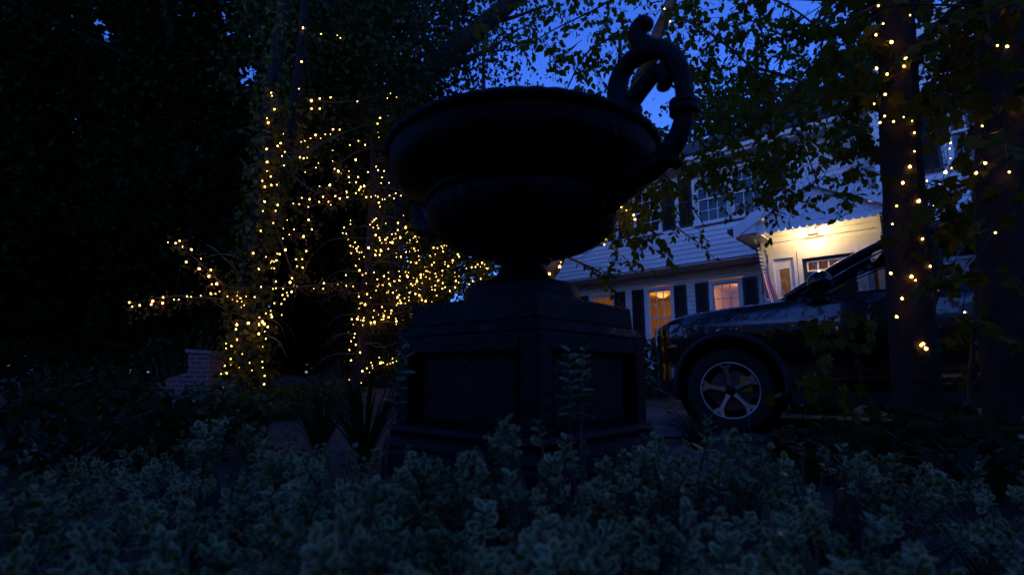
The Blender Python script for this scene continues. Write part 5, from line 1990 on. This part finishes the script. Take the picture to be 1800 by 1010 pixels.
def euonymus(x, y, rad, h, nbr, label, single=250, sprig=0):
    root = empty('euonymus_shrub', (x, y, 0), label, 'shrub', 'variegated euonymus shrubs in the foreground')
    mb = MB()
    P, Y_, N_, S_ = [], [], [], []

    def stalk(tip, base, nn, sz):
        mid = base.lerp(tip, .55) + Vector((J(.03), J(.03), .03))
        pts = spline([base, mid, tip], 4)
        mb.tube(pts, [.004 - .0022 * i / (len(pts) - 1) for i in range(len(pts))], 4, cap=False)
        ax = (tip - mid).normalized()
        t0 = random.uniform(0, 3.14)
        for k in range(nn):
            f = 1 - k * .075
            q = mid.lerp(tip, f) if f > 0 else mid
            th = t0 + k * math.pi / 2
            for s2 in (0, math.pi):
                o_ = Vector((math.cos(th + s2), math.sin(th + s2), 0))
                o_ = (o_ - ax * o_.dot(ax)).normalized()
                dirn = o_ + ax * (.62 - .10 * k) + Vector((J(.25), J(.25), J(.25)))
                P.append(q)
                Y_.append(dirn)
                N_.append(ax - o_ * .8 + Vector((J(.3), J(.3), J(.3))))
                S_.append(sz * random.uniform(.75, 1.15) * (.72 + .09 * min(k, 4)))
    hv = random.uniform(.86, 1.08)
    clus = [(random.uniform(0, 6.28), rad * math.sqrt(random.random())) for _ in range(7)]
    for b in range(int(nbr * 2.8)):
        th = random.uniform(0, 6.28)
        rr = rad * math.sqrt(random.random())
        if b % 3:
            th, rr = random.choice(clus)
            th, rr = th + J(.35), min(rad, abs(rr + J(.07)))
        top = h * hv * (1 - .35 * (rr / rad) ** 2) * random.uniform(.72, 1.06)
        base = Vector((x + J(.05), y + J(.05), -.02))
        tip = Vector((x + rr * math.cos(th), y + rr * math.sin(th), top))
        if tip.length < .30 or (abs(tip.x) < .22 and tip.y < .40):
            continue
        stalk(tip, base, random.randint(3, 6), random.choice((.016, .019, .022, .025, .028, .032)))
    for b in range(sprig):
        tip = Vector((x + J(.06), y + J(.04), h * (1.35 + .25 * random.random())))
        stalk(tip, Vector((x, y, 0)), 9, .034)
    mb.build('stem', M_STEM, root, True)
    foliage(root, T_EUO, [L_EUO, L_CREAM], [tuple(v) for v in P], [tuple(v) for v in Y_], [tuple(v) for v in N_], S_, single, MI_EUO, crown='leaves', key='euonymus_leaf')


EU = [(-.52, .78, .30, .37, 46, 'variegated shrub left of the pedestal base, nearest the bottom left of centre'),
      (-.18, .70, .27, .37, 46, 'variegated shrub at bottom centre, left of the pedestal corner'),
      (.16, .68, .27, .37, 48, 'variegated shrub at bottom centre, before the pedestal corner'),
      (.48, .78, .28, .38, 46, 'variegated shrub at bottom right of centre, under the car wheel'),
      (-.90, .90, .32, .37, 44, 'dark variegated shrub at the lower left'),
      (-1.35, 1.25, .36, .40, 44, 'variegated shrub at the left edge of the picture'),
      (-.42, 1.22, .28, .46, 40, 'variegated shrub touching the left foot of the pedestal'),
      (-.80, 1.45, .32, .38, 36, 'variegated shrub further back, left of the pedestal'),
      (.02, 1.04, .24, .40, 40, 'variegated shrub hiding the near corner of the pedestal base'),
      (-.22, 1.12, .22, .41, 36, 'variegated shrub before the left pedestal panel'),
      (.26, 1.08, .22, .41, 36, 'variegated shrub before the right pedestal panel'),
      (.42, 1.20, .24, .44, 36, 'variegated shrub before the right face of the pedestal'),
      (.74, 1.22, .28, .44, 36, 'variegated shrub by the right foot of the pedestal'),
      (1.02, .98, .22, .30, 12, 'sparse variegated shrub at lower right'),
      (1.28, 1.45, .30, .30, 14, 'dim variegated shrub near the right trunks')]
for a in EU:
    euonymus(*a, single=260 if a[1] < 1.0 else 160)
euonymus(.175, 1.20, .10, .42, 4, 'tall upright variegated sprig standing before the right pedestal panel', 120, 2)
euonymus(-.33, 1.33, .08, .40, 4, 'short variegated sprig before the left foot of the pedestal', 60, 1)
euonymus(.86, .84, .09, .34, 4, 'solitary variegated sprig at lower right', 80, 1)


def bush(name, label, c, rx, ry, rz, n, T, L, s0, s1, cat='shrub', group=None, single=0, key=None):
    root = empty(name, (c[0], c[1], ground_z(c[0], c[1])), label, cat, group)
    mb = MB()
    gz = ground_z(c[0], c[1])
    for k in range(12):
        th = random.uniform(0, 6.28)
        tp = Vector((c[0] + rx * .7 * math.cos(th), c[1] + ry * .7 * math.sin(th), gz + rz * random.uniform(.9, 1.6)))
        limb(mb, [Vector((c[0] + J(.08), c[1] + J(.08), gz - .03)), Vector((c[0], c[1], gz)).lerp(tp, .5) + Vector((J(.08), J(.08), .05)), tp], .014, .004, 5, 3)
    mb.build('stem', M_STEM, root, True)
    d = unit(rnd(n))
    r = RNG.uniform(.55, 1.0, n) ** .5
    lump = 1 + .22 * np.sin(d[:, 0] * 5 + c[0] * 7) * np.cos(d[:, 2] * 6 + c[1])
    P = np.stack([c[0] + d[:, 0] * rx * r * lump, c[1] + d[:, 1] * ry * r * lump, gz + rz + d[:, 2] * rz * r * lump], 1)
    P = P[P[:, 2] > gz + .02]
    m_ = len(P)
    nn = P - np.array([c[0], c[1], gz + rz * .6])
    foliage(root, T, L, P, unit(nn) * .8 + rnd(m_, .7) + np.array([0, 0, -.2]), unit(nn) + rnd(m_, .6) + np.array([0, 0, .5]), RNG.uniform(s0, s1, m_), single, key=key or name)
    return root


p = at(1130, 640, 8.6)
bush('laurel_bush', 'glossy rounded laurel bush under the lit window, left of the car nose', (p.x + .05, 8.6), .5, .5, .45, 900, T_OVATE, L_RHODO, .08, .13, single=200)
p = at(1060, 640, 10)
bush('laurel_bush', 'laurel bush half hidden behind the pedestal, below the house', (p.x, 10), .6, .5, .5, 700, T_OVATE, L_RHODO, .08, .13)
for k_, lab in ((.9, 'low bush added to hide bright ground beyond the car, behind its front door'), (2.0, 'low bush added to hide bright ground beyond the car, behind its rear door'), (3.1, 'low bush added to hide bright ground beyond the car, behind its tail')):
    q_ = CAR_A + CAR_S * k_ + CAR_N * -2.55  # bushes added to cover the lit ground strip seen under the car
    bush('strip_cover_bush', lab, (q_.x, q_.y), .62, .35, .22, 700, T_OVATE, L_OAK, .06, .10, group='low bushes added to hide bright ground beyond the car')
G2 = 'dark shrubs of the left bed'
for (px, py, Y, rx, rz, lab, L, T) in ((60, 720, 5.2, .75, .42, 'dark low shrub at the left edge under the wood', L_DARK, T_OVATE), (170, 735, 4.6, .62, .30, 'low dark shrub left of the stone slab', L_OAK, T_OVATE),
                                      (285, 660, 9.15, .60, .52, 'vine mass tumbling over the sloping brick wall', L_OAK, T_OVATE), (347, 640, 9.1, .32, .64, 'vine crown draped over the top of the brick pier', L_OAK, T_OVATE),
                                      (170, 690, 7.3, .6, .33, 'dark shrub before the low end of the brick wall', L_OAK, T_OVATE), (370, 735, 6.6, .40, .20, 'small-leaved shrub to the right of the slab', L_RHODO, T_OVATE),
                                      (110, 660, 7.5, .8, .5, 'broad dark shrub left of the brick wall', L_DARK, T_OVATE), (480, 740, 6.2, .6, .17, 'low ground shrub in front of the ivy trunk', L_IVY, T_IVY),
                                      (330, 800, 3.4, .5, .17, 'low dark plant in the bed left of centre', L_OAK, T_OVATE), (150, 810, 3.0, .5, .24, 'dark shrub low at the left behind the euonymus', L_OAK, T_OVATE),
                                      (560, 720, 7.4, .6, .16, 'low ivy patch between the ivy trunk and the pedestal', L_IVY, T_IVY), (1700, 800, 2.4, .45, .18, 'dim low shrub round the foot of the right trunk', L_OAK, T_OVATE),
                                      (1480, 800, 2.9, .45, .13, 'dim low plant before the car door', L_OAK, T_OVATE)):
    P0 = at(px, py, Y)
    bush('garden_shrub', lab, (P0.x, Y), rx, rx * .8, rz, int(900 * rx), T, L, .05, .10, group=G2)
P0 = at(392, 742, 5.6)
bush('yellow_leaf_plant', 'small yellow-green leafy plant catching light below the ivy trunk', (P0.x, 5.6), .17, .14, .09, 90, T_MAPLE, L_YELLOW, .06, .10, cat='plant', single=60)

# strap-leaved lily clumps
blade_v = []


def lily(x, y, nb_, ln, label):
    root = empty('daylily_clump', (x, y, 0), label, 'plant', 'strap-leaved lily clumps')
    me = None
    for k in range(nb_):
        th = random.uniform(0, 6.28)
        L = ln * random.uniform(.7, 1.1)
        sp_ = random.uniform(.25, .8)
        pts = []
        for i in range(7):
            t = i / 6
            pts.append(Vector((x + J(.0) + math.cos(th) * L * sp_ * t ** 1.5 * .8, y + math.sin(th) * L * sp_ * t ** 1.5 * .8, L * (t - .42 * sp_ * t ** 3))))
        w = .011
        sd = Vector((-math.sin(th), math.cos(th), 0))
        mb = MB()
        vs = []
        for i, p_ in enumerate(pts):
            ww = w * (1 - (i / 6) ** 2 * .92)
            vs += [p_ - sd * ww, p_ + Vector((0, 0, -.004)), p_ + sd * ww]
        mb.add(vs, [(3 * i + j, 3 * i + j + 1, 3 * i + j + 4, 3 * i + j + 3) for i in range(6) for j in range(2)])
        mb.build('blade', L_BLADE, root, True)


P0 = at(640, 800, 2.7)
lily(P0.x, 2.7, 60, .72, 'strap-leaved clump arching left of the pedestal')
P0 = at(560, 800, 3.0)
lily(P0.x, 3.0, 40, .6, 'lower strap-leaved clump, further left of the pedestal')
P0 = at(1225, 760, 3.3)
lily(P0.x, 3.3, 44, .36, 'short grassy clump in front of the car wheel')

# boulder, thin stake
P0 = at(1198, 800, 2.5)
mb = MB()
vs, fs = [], []
NU, NV = 20, 10
for j in range(NV + 1):
    ph = math.pi * j / NV
    for i in range(NU):
        t = 2 * math.pi * i / NU
        k = 1 + .12 * math.sin(3 * t + 1) * math.sin(2 * ph) + .08 * math.cos(5 * t)
        vs.append((P0.x + .24 * k * math.sin(ph) * math.cos(t), 2.6 + .18 * k * math.sin(ph) * math.sin(t), .03 + .16 * math.cos(ph)))
for j in range(NV):
    for i in range(NU):
        fs.append((j * NU + i, j * NU + (i + 1) % NU, (j + 1) * NU + (i + 1) % NU, (j + 1) * NU + i))
mb.add(vs, fs)
tag(mb.build('boulder', M_ROCK, None, True), 'low brown boulder half hidden right of the pedestal', 'boulder')
P0 = at(1320, 780, 3.4)
mb = MB()
mb.tube([Vector((P0.x, 3.4, -.03)), Vector((P0.x + .004, 3.4, .15)), Vector((P0.x - .006, 3.4, .31))], .0018, 5)
tag(mb.build('marker_stake', M_SLAB, None, True), 'thin pale wire stake standing before the car wheel', 'stake')

# fallen leaves and mulch chips
n = 7000
x = RNG.uniform(-9, 3, n)
y = RNG.uniform(1.8, 12.5, n)
z = np.array([ground_z(a, b) for a, b in zip(x, y)]) + RNG.uniform(.004, .02, n)
P = np.stack([x, y, z], 1)
X, Y, Z = frames(rnd(n) * np.array([1, 1, .25]), np.array([0, 0, 1.0]) + rnd(n, .3))
V, Tr = leaf_arrays(T_DIAMOND, P, X, Y, Z, RNG.uniform(.03, .09, n))
lo = fast_mesh('leaf_litter', V, Tr, L_DEAD)
tag(lo, 'brown fallen leaves and chips scattered over the garden bed', 'leaf litter', kind='stuff')
